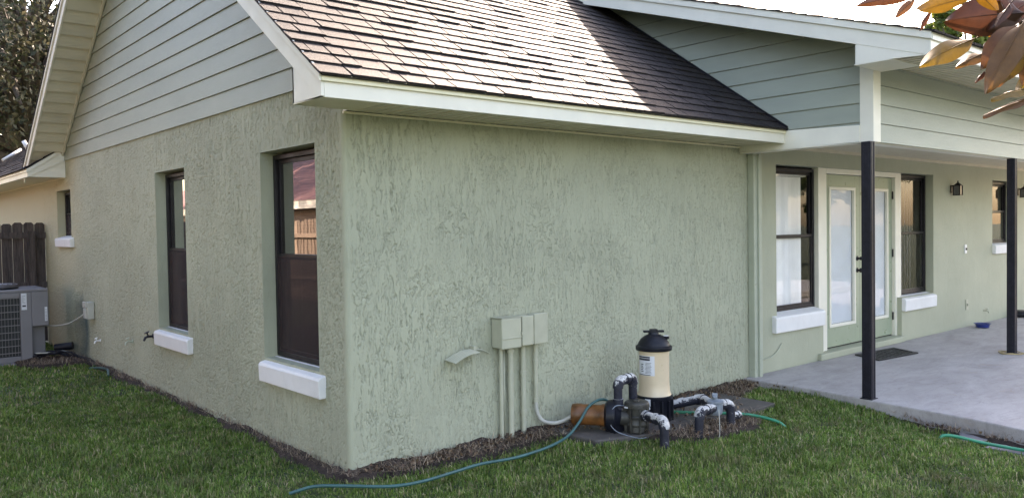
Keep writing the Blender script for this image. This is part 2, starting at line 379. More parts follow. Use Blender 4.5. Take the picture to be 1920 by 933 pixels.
# ------------------------------------------------------------------ structure: ground, patio
g = MB()
nx = 70; xs = np.concatenate([np.linspace(-300, -8, 8), np.linspace(-7, 16, 140), np.linspace(18, 300, 8)]); ys = xs+1
def gz(x, y):
    d = max(0, -y-.9)
    dip = .06*min(1, max(0, (x-3.75)/.3))*min(1, max(0, (-y-1.4)/.5))
    return -.02-.012*min(d, 3)+.012*math.sin(x*1.7+.5)*math.sin(y*1.3)-dip
vs = [(x, y, gz(x, y) if abs(x) < 20 and abs(y) < 20 else -.02) for x in xs for y in ys]; K = len(ys)
g.add(vs, [(i*K+j, (i+1)*K+j, (i+1)*K+j+1, i*K+j+1) for i in range(len(xs)-1) for j in range(K-1)], True)
tag(g.build('ground', M['ground'], fix=False), kind='structure')
g = MB()
PE = [(4.72, -.001), (4.50, -.001), (4.48, -.15), (4.47, -.75), (4.37, -1.38), (4.32, -1.86), (4.27, -2.24), (4.17, -2.65), (4.10, -3.2), (4.15, -3.9), (16, -3.9), (16, -.001)]
g.prism(PE, 2, -.12, .05)
tag(g.build('patio', M['patio'], bevel=.012), kind='structure')
g = MB(); g.prism([(6.5, -5.2), (18, -4.8), (18, -7), (8.0, -7.2), (6.8, -6.6)], 2, -.12, .03); tag(g.build('pool_deck', M['deck'], bevel=.012), kind='structure')

# ------------------------------------------------------------------ the house
H = thing('house', 'sage green stucco house with brown shingle roof, white trim and a back porch', 'house', (0, 0, 0))
ZS = 2.39   # soffit height
WZ = 2.615   # top of stucco on the gable wall
def facegrid(mb, ax, us, zs, holes, reveal, outward):
    """wall face with openings; ax=0: plane x=0 (u=y), ax=1: plane y=0 (u=x); reveal depth goes inward (+)"""
    def P(u, z, d): return (d, u, z) if ax == 0 else (u, d, z)
    us = sorted(set(us+[h[0] for h in holes]+[h[1] for h in holes])); zs = sorted(set(zs+[h[2] for h in holes]+[h[3] for h in holes]))
    inh = lambda u, z: any(h[0] < u < h[1] and h[2] < z < h[3] for h in holes)
    for i in range(len(us)-1):
        for j in range(len(zs)-1):
            if inh((us[i]+us[i+1])/2, (zs[j]+zs[j+1])/2): continue
            mb.add([P(us[i], zs[j], 0), P(us[i+1], zs[j], 0), P(us[i+1], zs[j+1], 0), P(us[i], zs[j+1], 0)], [(0, 1, 2, 3)])
    for (a, b, c, d) in holes:
        e = .012
        for (p, q) in (((a, c), (a, d)), ((b, c), (b, d)), ((a, d), (b, d)), ((a, c), (b, c))):
            mb.add([P(p[0], p[1], 0), P(q[0], q[1], 0), P(q[0], q[1], reveal), P(p[0], p[1], reveal)], [(0, 1, 2, 3)])
HL = [(.395, 1.30, .64, 2.22), (2.99, 3.845, .66, 2.22), (7.41, 8.21, 1.56, 2.22)]
m = MB()
for (y0_, y1_, z0_, z1_) in ((9.2, 20, -.25, ZS),): m.add([(0, y0_, z0_), (0, y1_, z0_), (0, y1_, z1_), (0, y0_, z1_)], [(0, 1, 2, 3)])
m.build('wall', M['stucco'], H, fix=False)
for (a, b, c, d) in HL:
    m = MB()
    for (p, q) in (((a, c), (a, d)), ((b, c), (b, d)), ((a, d), (b, d)), ((a, c), (b, c))): m.add([(0, p[0], p[1]), (0, q[0], q[1]), (.2, q[0], q[1]), (.2, p[0], p[1])], [(0, 1, 2, 3)])
    m.build('window_reveal', M['stucco'], H, fix=False)
m = MB()
HR = [(5.13, 9.08, .62, 2.24), (6.10, 8.10, .05, .62), (11.24, 11.98, 1.22, 2.22)]
HRm = [(5.13, 6.10, .62, 2.24), (6.10, 8.10, .05, 2.24), (8.10, 9.08, .62, 2.24), (11.24, 11.98, 1.22, 2.22)]
mm = MB()
us = sorted({4.72, 15.0} | {h[0] for h in HRm} | {h[1] for h in HRm}); zs = [-.25, .05, .62, 1.22, 2.22, 2.24, 2.75]
for i in range(len(us)-1):
    for j in range(len(zs)-1):
        uc, zc = (us[i]+us[i+1])/2, (zs[j]+zs[j+1])/2
        if any(h[0] < uc < h[1] and h[2] < zc < h[3] for h in HRm): continue
        if us[i] < 4.7: continue
        m.add([(us[i], 0, zs[j]), (us[i+1], 0, zs[j]), (us[i+1], 0, zs[j+1]), (us[i], 0, zs[j+1])], [(0, 1, 2, 3)])
D = .16
for (a, b) in (((5.13, .62), (5.13, 2.24)), ((5.13, 2.24), (9.08, 2.24)), ((9.08, 2.24), (9.08, .62)), ((9.08, .62), (8.10, .62)), ((8.10, .62), (8.10, .05)), ((8.10, .05), (6.10, .05)), ((6.10, .05), (6.10, .62)), ((6.10, .62), (5.13, .62)),
               ((11.24, 1.22), (11.24, 2.22)), ((11.24, 2.22), (11.98, 2.22)), ((11.98, 2.22), (11.98, 1.22)), ((11.98, 1.22), (11.24, 1.22))):
    m.add([(a[0], 0, a[1]), (b[0], 0, b[1]), (b[0], D, b[1]), (a[0], D, a[1])], [(0, 1, 2, 3)])
wall = m.build('wall', M['stucco'], H, fix=False); m = MB()
# rounded house corner
cs = [(.03-.03*math.cos(t*math.pi/2/6), .03-.03*math.sin(t*math.pi/2/6)) for t in range(7)]
m.add([(x, y, z) for z in (-.25, WZ) for x, y in cs], [(i, i+1, i+8, i+7) for i in range(6)], True)
m.build('wall_corner', M['stucco'], H, fix=False)
# the two near walls carry their trowelled relief as real geometry
def vnoise(u, v, su, sv, seed):
    g_ = np.random.default_rng(seed); T = g_.random((257, 257)); out = 0; amp = 1; tot = 0
    for o in range(3):
        a = u/su*2**o+seed*3.7+o*17.3; b = v/sv*2**o+seed*1.9+o*31.1; i0 = np.floor(a).astype(int); j0 = np.floor(b).astype(int); fa = a-i0; fb = b-j0
        fa = fa*fa*(3-2*fa); fb = fb*fb*(3-2*fb); i0 %= 256; j0 %= 256
        n = (T[i0, j0]*(1-fa)+T[i0+1, j0]*fa)*(1-fb)+(T[i0, j0+1]*(1-fa)+T[i0+1, j0+1]*fa)*fb
        out = out+n*amp; tot += amp; amp *= .55
    return out/tot
def relief(U, Z, seed):
    w1 = (vnoise(U, Z, .05, .06, seed+5)-.5)*.028; U2 = U+w1; Z2 = Z+(vnoise(U, Z, .08, .08, seed+6)-.5)*.035
    a = vnoise(U2, Z2, .016, .105, seed); b = vnoise(U2, Z2, .018, .036, seed+1); c = vnoise(U2, Z2, .034, .30, seed+2)
    ss = lambda x, lo, hi: np.clip((x-lo)/(hi-lo), 0, 1)
    pm = ss(vnoise(U, Z, .45, .45, seed+3), .46, .64); dn = ss(vnoise(U, Z, .30, .38, seed+4), .22, .50)
    line = lambda n, c0, w_: 1-np.clip(np.abs(n-c0)/w_, 0, 1)
    ha = line(a, .45, .055)*.0046+ss(a, .53, .45)*.0012; hb = line(b, .45, .060)*.0046+ss(b, .53, .45)*.0012
    h = (ha*(1-pm)+hb*pm)*(.35+.65*dn)+line(c, .5, .022)*.0045*ss(vnoise(U, Z, .5, .7, seed+7), .40, .55)
    return np.minimum(h*1.7, .0125)
def stucco_sheet(ax, segs, zbr, holes, seed):
    us_ = [np.array([segs[0][0]])]; 
    for a, b, st in segs: n = max(1, int(round((b-a)/st))); us_.append(np.linspace(a, b, n+1)[1:])
    us_ = np.concatenate(us_); zs_ = [np.array([zbr[0]])]
    for a, b in zip(zbr[:-1], zbr[1:]): n = max(1, int(round((b-a)/.0055))); zs_.append(np.linspace(a, b, n+1)[1:])
    zs_ = np.concatenate(zs_); U, Z = np.meshgrid(us_, zs_, indexing='ij'); h = relief(U, Z, seed)
    fade = np.clip((U-us_[0])/.03, 0, 1)*np.clip((us_[-1]-U)/.15, 0, 1)
    for (a, b, c, d) in holes:
        dd = np.maximum(np.maximum(a-U, U-b), np.maximum(c-Z, Z-d)); fade = fade*np.clip(np.abs(dd)/.012, 0, 1)
    h = h*fade; nu, nz = len(us_), len(zs_); idx = np.arange(nu*nz).reshape(nu, nz)
    V_ = np.stack([h, U, Z] if ax == 0 else [U, h, Z], -1).reshape(-1, 3)
    um = (us_[1:]+us_[:-1])/2; zm_ = (zs_[1:]+zs_[:-1])/2; keep = np.ones((nu-1, nz-1), bool)
    for (a, b, c, d) in holes: keep &= ~(((um > a) & (um < b))[:, None] & ((zm_ > c) & (zm_ < d))[None, :])
    Q = np.stack([idx[:-1, :-1], idx[1:, :-1], idx[1:, 1:], idx[:-1, 1:]], -1)[keep]
    if ax == 0: Q = Q[:, ::-1]
    o = numpy_mesh('wall', V_, Q, np.zeros((0, 3), int), M['stucco'], H)
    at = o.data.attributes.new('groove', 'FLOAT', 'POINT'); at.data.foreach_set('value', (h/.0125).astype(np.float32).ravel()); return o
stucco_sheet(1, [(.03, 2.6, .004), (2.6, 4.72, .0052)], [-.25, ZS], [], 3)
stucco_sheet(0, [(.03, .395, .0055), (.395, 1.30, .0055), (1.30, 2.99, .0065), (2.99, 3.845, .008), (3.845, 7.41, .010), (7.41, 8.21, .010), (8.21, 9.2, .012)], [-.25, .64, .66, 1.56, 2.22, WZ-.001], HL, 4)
# walls out of view that close the house
for a_, b_ in (((15, 0, -.2), (15.2, 8, 2.9)), ((3.5, 7.8, -.2), (15, 8, 2.39)), ((6.9, 8, -.2), (7.1, 20, 2.39)), ((0, 20, -.2), (7.1, 20.2, 2.39))): MB().box(a_, b_).build('wall', M['green_paint'], H)
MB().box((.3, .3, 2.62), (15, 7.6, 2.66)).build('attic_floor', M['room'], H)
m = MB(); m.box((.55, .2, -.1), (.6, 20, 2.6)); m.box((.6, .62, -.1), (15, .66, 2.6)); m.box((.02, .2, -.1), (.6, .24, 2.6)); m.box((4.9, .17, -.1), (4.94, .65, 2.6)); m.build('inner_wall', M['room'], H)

# lap siding -------------------------------------------------------------
def clip(poly, f):
    out = []
    for i in range(len(poly)):
        a, b = poly[i], poly[(i+1) % len(poly)]; fa, fb = f(*a), f(*b)
        if fa >= 0: out.append(a)
        if fa*fb < 0: t = fa/(fa-fb); out.append((a[0]+(b[0]-a[0])*t, a[1]+(b[1]-a[1])*t))
    return out
def siding(mb, ax, plane, poly, z0, pitch, zmax, out=-1, cuts=()):
    z = z0-pitch
    while z < zmax:
        p = clip(clip(poly, lambda u, v: v-z-.003), lambda u, v: z+pitch-v)
        z1 = z
        for lo, hi in zip([-1e9]+list(cuts), list(cuts)+[1e9]):
            q = clip(clip(p, lambda u, v: u-lo), lambda u, v: hi-u)
            if len(q) >= 3:
                off = lambda v: plane+out*(.004+.013*(1-(v-z1)/pitch))
                P = (lambda u, v, d: (d, u, v)) if ax == 0 else (lambda u, v, d: (u, d, v))
                n = len(q); vs = [P(u, v, off(v)) for u, v in q]+[P(u, v, plane-out*.002) for u, v in q]
                mb.add(vs, [tuple(range(n)), tuple(range(2*n-1, n-1, -1))]+[(i, i+n, (i+1) % n+n, (i+1) % n) for i in range(n)])
        z += pitch
nearz = lambda y: 2.87+.7*y        # near slope, top of deck
farz = lambda y: 8.20-.7*y
m = MB(); siding(m, 0, 0.0, [(-.0, 2.603), (7.68, 2.603), (7.68, farz(7.68)-.10), (3.807, 5.535-.12), (0.0, nearz(0)-.12)], 2.776, .1675, 5.6)
m.build('gable_siding', M['siding'], H)
m = MB(); m.box((-.022, .13, 2.60), (-.002, .145, 2.775)); m.build('siding_joint', M['green_paint'], H)
pz = lambda y: 3.744+.32*y       # porch roof top along y
XP = 4.5
m = MB(); siding(m, 0, XP, [(-1.235, 2.45), (-.35, 2.45), (2.6, nearz(2.6)-.03), (2.6, pz(2.6)-.1), (-1.235, pz(-1.235)-.1)], 2.502, .1687, 4.7)
m.build('gable_siding', M['siding'], H)
m = MB(); siding(m, 1, -1.32, [(4.62, 2.325), (15, 2.325), (15, 3.02), (4.62, 3.02)], 2.49, .1715, 3.05, cuts=(8.2, 11.8))
m.build('porch_siding', M['siding'], H)
m = MB(); m.box((4.52, -1.318, 2.33), (15, -1.28, 3.02)); m.box((XP+.004, -1.26, 2.33), (XP+.04, 0, 3.2)); m.build('porch_wall_backing', M['ceiling'], H)

# trim: rakes, fascias, return boxes ---------------------------------------
e0 = -.50; XR = -.41; XE = 4.47
def band(y0, y1, zf, dz0, dz1): return [(y0, zf(y0)+dz0), (y1, zf(y1)+dz0), (y1, zf(y1)+dz1), (y0, zf(y0)+dz1)]
m = MB()
pk = 3.807
m.prism([(e0, nearz(e0)-.005), (pk, nearz(pk)-.005), (pk, nearz(pk)-.165), (-.4586, 2.384), (e0, 2.384)], 0, XR, XR+.02)
m.prism([(8.15, farz(8.15)-.005), (pk, farz(pk)-.005), (pk, farz(pk)-.165), (8.15, farz(8.15)-.165)], 0, XR, XR+.02)
m.build('rake_board', M['trim'], H, bevel=.002)
m = MB()
m.prism([(e0-.012, nearz(e0)+.004), (pk, nearz(pk)+.004), (pk, nearz(pk)-.052), (e0-.012, nearz(e0)-.052)], 0, XR-.016, XR-.002)
m.prism([(8.15, farz(8.15)+.004), (pk, farz(pk)+.004), (pk, farz(pk)-.052), (8.15, farz(8.15)-.052)], 0, XR-.016, XR-.002)
m.build('rake_trim', M['trim'], H, bevel=.002)
m = MB(); m.prism([(-.478, 2.385), (-.135, 2.385), (-.135, 2.613), (-.478, 2.376)], 0, XR+.022, XR+.04); m.prism([(-.47, 2.392), (-.135, 2.392), (-.135, 2.60), ], 0, XR+.004+.02, XR+.038)
m = MB(); m.prism([(-.478, 2.385), (-.135, 2.385), (-.135, nearz(-.135)-.16), (-.478, nearz(-.478)-.16)], 0, XR+.003, XR+.019)
m.build('return_box', M['trim'], H)
m = MB(); m.box((XR+.003, -.478, 2.377), (.02, -.135, 2.384)); m.box((XR+.003, -.150, 2.3845), (-.001, -.135, 2.60)); m.build('return_soffit', M['trim_under'], H)
# main fascia (two steps)
m = MB(); m.box((XR+.021, e0, 2.378), (XE, e0+.02, 2.515)); m.build('fascia', M['trim'], H, bevel=.003)
m = MB(); m.box((XR-.002, e0-.016, 2.468), (XE, e0-.002, 2.522)); m.build('fascia_trim', M['drip'], H, bevel=.003)
m = MB()
x = .0
i = 0
while x < XE-.01:       # vented soffit panels
    x1 = min(x+.3, XE)
    m.box((x+.004, -.478, 2.392), (x1, -.003, 2.398))
    m.box((x, -.478, 2.386), (x+.012, -.003, 2.392))
    for k in range(3): m.box((x+.07+k*.07, -.46, 2.3885), (x+.08+k*.07, -.02, 2.392))
    x += .3
m.build('soffit', M['soffit'], H)
m = MB(); m.box((.0, -.018, 2.372), (XE+.1, -.001, 2.386)); m.build('soffit_trim', M['trim_under'], H)
# sloping soffit under the rakes
m = MB()
sl_ = math.hypot(1, .7)
for (ya, yb, zf) in ((-.13, pk, nearz), (8.05, pk, farz)):
    n = int(abs(yb-ya)*sl_/.19); 
    for i in range(n):
        t0 = ya+(yb-ya)*i/n; t1 = ya+(yb-ya)*(i+1)/n
        up = t1 if zf(t1) > zf(t0) else t0; lo = t0 if up == t1 else t1
        zl, zu = zf(lo)-.172, zf(up)-.138
        m.add([(XR+.02, lo, zl), (-.001, lo, zl), (-.001, up, zu), (XR+.02, up, zu), (XR+.02, lo, zl+.034), (-.001, lo, zl+.034)], [(0, 1, 2, 3), (0, 4, 5, 1)])
m.build('rake_soffit', M['soffit'], H, fix=False)
m = MB()
for (ya, yb, zf) in ((.0, pk, nearz), (7.7, pk, farz)):
    m.prism([(ya, zf(ya)-.156), (yb, zf(yb)-.156), (yb, zf(yb)-.186), (ya, zf(ya)-.186)], 0, -.045, -.022)
m.build('soffit_trim', M['soffit'], H)
# porch rake, box, fascia, beam, corner post cladding
XK = 4.10
m = MB(); m.prism([(-2.0, pz(-2.0)-.006), (3.9, pz(3.9)-.006), (3.9, pz(3.9)-.185), (-2.0, pz(-2.0)-.185)], 0, XK, XK+.02); m.build('rake_board', M['trim'], H, bevel=.002)
m = MB(); m.prism([(-2.01, pz(-2.0)+.003), (3.9, pz(3.9)+.003), (3.9, pz(3.9)-.06), (-2.01, pz(-2.0)-.06)], 0, XK-.016, XK-.002); m.build('rake_trim', M['trim'], H, bevel=.002)
m = MB(); m.prism([(-1.98, pz(-1.98)-.183), (-1.39, pz(-1.39)-.183), (-1.39, 2.945), (-1.63, 2.945)], 0, XK+.003, XK+.019); m.box((XK+.02, -1.39, 2.947), (XP+.02, -1.375, 3.12))
m.box((XK+.003, -1.70, 2.938), (XP+.1, -1.375, 2.9445)); m.build('return_box', M['trim'], H)
m = MB()
for yy in np.arange(-1.3, 3.5, .2):
    y1 = yy+.2; zl, zu = pz(yy)-.172, pz(y1)-.160
    m.add([(XK+.02, yy, zl), (XP, yy, zl), (XP, y1, zu), (XK+.02, y1, zu), (XK+.02, yy, zl+.012), (XP, yy, zl+.012)], [(0, 1, 2, 3), (0, 4, 5, 1)])
m.build('rake_soffit', M['soffit'], H, fix=False)
m = MB(); m.box((XK+.021, -2.0, 2.95), (15.2, -1.98, 3.085)); m.build('fascia', M['trim'], H, bevel=.003)
m = MB(); m.box((XK-.002, -2.016, 3.04), (15.2, -2.002, 3.10)); m.build('fascia_trim', M['trim'], H, bevel=.003)
m = MB(); x = XP
while x < 15:
    m.box((x+.006, -1.978, 3.024), (x+.10, -1.32, 3.030)); m.box((x, -1.978, 3.019), (x+.006, -1.32, 3.027)); x += .10
m.build('soffit', M['soffit'], H)
m = MB(); m.box((XP-.02, -1.36, 2.32), (XP+.12, -1.235, 3.02)); m.build('corner_board', M['trim'], H, bevel=.004)
m = MB(); m.prism([(-1.236, 2.32), (.02, 2.335), (.02, 2.46), (-.45, 2.50), (-1.236, 2.475)], 0, XP-.03, XP-.012) ; m.box((XP-.03, -1.236, 2.318), (XP+.12, -.002, 2.33)); m.build('beam', M['trim'], H, bevel=.002)
m = MB(); m.box((XP+.0, -1.30, 2.318), (15, -1.18, 2.328)); m.build('beam', M['trim'], H)
m = MB(); m.box((XP+.05, -1.18, 2.44), (15, -.001, 2.46)); m.box((XP+.12, -.03, 2.405), (15, -.002, 2.44)); m.build('porch_ceiling', M['ceiling'], H)
# far wing fascia and return
m = MB(); m.box((-.45, 7.64, 2.385), (-.43, 20.3, 2.48)); m.box((-.466, 7.63, 2.45), (-.452, 20.3, 2.495)); m.build('fascia', M['trim'], H, bevel=.002)
wz = lambda x: 2.81+.68*x
m = MB(); m.prism([(-.45, 2.385), (-.001, 2.385), (-.001, wz(0)-.19), (-.45, wz(-.45)-.09)], 1, 7.645, 7.66)
m.prism([(-.468, wz(-.468)-.01), (-.001, wz(0)-.01), (-.001, wz(0)-.06), (-.468, wz(-.468)-.06)], 1, 7.615, 7.63)
m.prism([(-.455, wz(-.455)-.05), (-.001, wz(0)-.05), (-.001, wz(0)-.20), (-.455, wz(-.455)-.12)], 1, 7.631, 7.645)
m.build('return_box', M['trim'], H)
m = MB(); m.box((-.43, 7.66, 2.387), (-.001, 20, 2.393)); m.box((-.02, 7.66, 2.375), (-.002, 20, 2.387)); m.build('soffit', M['trim_under'], H)

# shingle roofs ----------------------------------------------------------
def shingles(mb, origin, udir, vdir, nrm, ulen, vlen, expo=.143, uclip=None, seed=1, detail=True):
    """courses laid from the eave (v=0) upward; thick random laminated tabs"""
    r = random.Random(seed); O = Vector(origin); U = Vector(udir).normalized(); V = Vector(vdir).normalized(); W = Vector(nrm).normalized()
    k = 0; v = 0
    while v < vlen:
        v1 = min(v+expo*1.06, vlen+.01); a, b = (0, ulen) if uclip is None else uclip(v)
        u = a-r.random()*.15
        while u < b:
            wd = r.choice((.13, .16, .18, .21, .25, .30)) if detail else .33
            u0, u1 = max(u, a), min(u+wd, b)
            if u1-u0 > .01:
                th = r.choice((.007, .008, .010, .014)) if detail else .012
                sg = r.uniform(-.003, .003)
                P = lambda uu, vv, ww: O+U*uu+V*vv+W*ww
                g_ = .0055
                vs = [P(u0+g_, v+sg, -.002), P(u1-g_, v+sg, -.002), P(u1-g_, v1, -.004), P(u0+g_, v1, -.004), P(u0+g_, v+sg, th+.004), P(u1-g_, v+sg, th+.004), P(u1-g_, v1, .003), P(u0+g_, v1, .003)]
                mb.add(vs, [(4, 5, 6, 7), (0, 1, 5, 4), (1, 2, 6, 5), (3, 0, 4, 7)])
            u += wd
        v += expo; k += 1
def deck(mb, poly): mb.add(poly, [tuple(range(len(poly)))])
SL = math.hypot(1, .7)
m = MB()
R0 = m
ne = Vector((0, -.7, 1)).normalized()
y0 = e0-.03
shingles(m, (XR-.03, y0, nearz(y0)+.006), (1, 0, 0), (0, 1, .7), ne, XP-XR+.03, (pk-y0)*SL, seed=3)
deck(m, [(XR-.01, y0, nearz(y0)-.004), (XP, y0, nearz(y0)-.004), (XP, pk, nearz(pk)-.004), (XR-.01, pk, nearz(pk)-.004)])
deck(m, [(XP, 2.2, nearz(2.2)), (15.3, 2.2, nearz(2.2)), (15.3, pk, nearz(pk)), (XP, pk, nearz(pk))])
deck(m, [(XR-.01, 8.25, farz(8.25)-.002), (15.3, 8.25, farz(8.25)-.002), (15.3, pk, farz(pk)-.002), (XR-.01, pk, farz(pk)-.002)])
shingles(m, (XR-.03, 8.25, farz(8.25)+.006), (1, 0, 0), (0, -1, .7), (0, .7, 1), 4, (8.25-pk)*SL, seed=4, detail=False)
m.build('roof', M['shingle'], H, fix=False)
m = MB()
sp = math.hypot(1, .32)
shingles(m, (XK-.03, -2.04, pz(-2.04)+.006), (1, 0, 0), (0, 1, .32), (0, -.32, 1), 11, 5.9*sp, seed=5)
deck(m, [(XK-.01, -2.04, pz(-2.04)-.002), (15.3, -2.04, pz(-2.04)-.002), (15.3, 3.9, pz(3.9)-.002), (XK-.01, 3.9, pz(3.9)-.002)])
m.build('porch_roof', M['shingle'], H, fix=False)
m = MB()
sw = math.hypot(1, .68)
shingles(m, (-.49, 7.61, wz(-.49)+.006), (0, 1, 0), (1, 0, .68), (-.68, 0, 1), 12.7, 4.0*sw, seed=6)
deck(m, [(-.48, 7.62, wz(-.48)-.002), (-.48, 20.3, wz(-.48)-.002), (3.5, 20.3, wz(3.5)-.002), (3.5, 7.62, wz(3.5)-.002)])
deck(m, [(7.5, 7.62, wz(-.48)), (7.5, 20.3, wz(-.48)), (3.5, 20.3, wz(3.5)), (3.5, 7.62, wz(3.5))])
m.add([(-.4, 7.66, 2.5), (3.5, 7.66, 2.5), (3.5, 7.66, wz(3.5)-.05)], [(0, 1, 2)])
m.add([(-.4, 20.2, 2.4), (7.4, 20.2, 2.4), (3.5, 20.2, wz(3.5)-.05)], [(0, 1, 2)])
m.build('wing_roof', M['shingle'], H, fix=False)
# metal flashing where the roof meets the porch gable
m = MB(); m.prism([(-.53, nearz(-.53)), (2.3, nearz(2.3)), (2.3, nearz(2.3)+.04), (-.53, nearz(-.53)+.04)], 0, XP-.032, XP-.018)
m.build('flashing', M['bronze'], H, fix=False)

# windows -----------------------------------------------------------------
def window(ax, a, b, z0, z1, zm, d, blind, lower='glass', sill=None, label=None):
    """ax=0: in the wall x=0, u is y; ax=1: in the wall y=0, u is x; d = depth of the frame face"""
    def box(mb, u0, u1, d0, d1, zz0, zz1):
        if ax == 0: mb.box((d0, u0, zz0), (d1, u1, zz1))
        else: mb.box((u0, d0, zz0), (u1, d1, zz1))
    f = MB(); t = .035
    for (u0, u1, zz0, zz1) in ((a, a+t, z0, z1), (b-t, b, z0, z1), (a+t, b-t, z1-t, z1), (a+t, b-t, z0, z0+t)): box(f, u0, u1, d, d+.06, zz0, zz1)
    fr = f.build('window', M['bronze'], H, bevel=.003)
    if label: fr['label'] = label
    s = MB(); t2 = .028
    # upper sash set back, lower sash proud
    for (lo, hi, dd) in ((zm-.02, z1-t, d+.028), (z0+t, zm+.02, d+.008)):
        for (u0, u1, zz0, zz1) in ((a+t, a+t+t2, lo, hi), (b-t-t2, b-t, lo, hi), (a+t+t2, b-t-t2, hi-t2*1.2, hi), (a+t+t2, b-t-t2, lo, lo+t2)): box(s, u0, u1, dd, dd+.018, zz0, zz1)
    s.build('sash', M['bronze'], fr, bevel=.002)
    for (lo, hi, dd, mt) in ((zm, z1-t, d+.036, 'glass'), (z0+t, zm, d+.016, lower)):
        p = MB(); box(p, a+t+.02, b-t-.02, dd, dd+.003, lo+.01, hi-.02); p.build('pane', M['glass_tinted' if (ax == 0 and mt == 'glass') else mt], fr)
    if ax == 0: sc_ = MB(); box(sc_, a+t+.005, b-t-.005, d+.003, d+.0045, z0+t, zm); sc_.build('insect_screen', M['screen'], fr)
    bl = MB(); r = random.Random(int(a*100))
    if blind == 'vertical':
        u = a+.03; 
        while u < a+(b-a)*.80:
            wv = .075; ang = r.uniform(.25, .45)
            if ax == 1: bl.add([(u, d+.10, z0+.05), (u+wv, d+.10-ang*.06, z0+.05), (u+wv, d+.10-ang*.06, z1-.09), (u, d+.10, z1-.09)], [(0, 1, 2, 3)])
            u += .070
        box(bl, a+.03, b-.04, d+.08, d+.12, z1-.085, z1-.04)
        bl.build('blind', M['blind_white'], fr, fix=False)
    elif blind == 'open_vertical':
        u = a+.05
        while u < b-.2:
            bl.add([(u, d+.09, z0+.05), (u+.045, d+.12, z0+.05), (u+.045, d+.12, z1-.09), (u, d+.09, z1-.09)], [(0, 1, 2, 3)]); u += .085
        bl.build('blind', M['blind_white'], fr, fix=False)
    elif blind == 'mini':
        zz = z0+.05
        while zz < z1-.05:
            if ax == 0: bl.add([(d+.10, a+.04, zz), (d+.10, b-.04, zz), (d+.118, b-.04, zz+.018), (d+.118, a+.04, zz+.018)], [(0, 1, 2, 3)])
            else: bl.add([(a+.04, d+.10, zz), (b-.04, d+.10, zz), (b-.04, d+.118, zz+.018), (a+.04, d+.118, zz+.018)], [(0, 1, 2, 3)])
            zz += .024
        bl.build('blind', M['blind_tan'], fr, fix=False)
        cd = MB()
        for q in (.3, .7):
            u = a+(b-a)*q
            cd.tube([(d+.09, u, z0+.08) if ax == 0 else (u, d+.09, z0+.08), (d+.09, u, z1-.06) if ax == 0 else (u, d+.09, z1-.06)], .0018, 5)
        cd.build('blind_cord', M['white_plastic'], fr)
    if sill:
        sa, sb, zt, zb = sill; s = MB()
        pf = [(.10, zt+.035), (-.045, zt), (-.055, zt-.02), (-.05, zb), (.0, zb)]
        if ax == 0: s.prism([(p[0], p[1]) for p in pf], 1, sa, sb)
        else:
            s.prism([(p[0], p[1]) for p in pf], 0, sa, sb)
        if ax == 0: s.v = [(v[0], v[1], v[2]) for v in s.v]
        s.build('sill', M['stucco_white'], fr, bevel=.008)
    return fr
window(0, .40, 1.29, .65, 2.20, 1.42, .10, 'mini', 'glass_screen', (.31, 1.30, .61, .465), 'tall dark framed window nearest the house corner')
window(0, 2.995, 3.84, .66, 2.20, 1.44, .10, 'mini', 'glass_screen', (2.88, 3.85, .63, .49), 'tall dark framed window in the middle of the gable wall')
window(0, 7.415, 8.205, 1.57, 2.20, 1.89, .10, 'none', 'glass_screen', (7.28, 8.16, 1.56, 1.44), 'small high dark framed window at the far end of the gable wall')
window(1, 5.14, 6.09, .65, 2.22, 1.465, .10, 'vertical', 'glass', (5.04, 6.06, .62, .45), 'tall window with white vertical blinds left of the french doors')
window(1, 8.24, 9.07, .64, 2.23, 1.45, .10, 'open_vertical', 'glass', (8.105, 9.07, .60, .44), 'tall window with half open vertical blinds right of the french doors')
window(1, 11.25, 11.97, 1.24, 2.20, 1.735, .05, 'none', 'glass_screen', (11.24, 12.0, 1.22, 1.08), 'small window behind the far porch post')

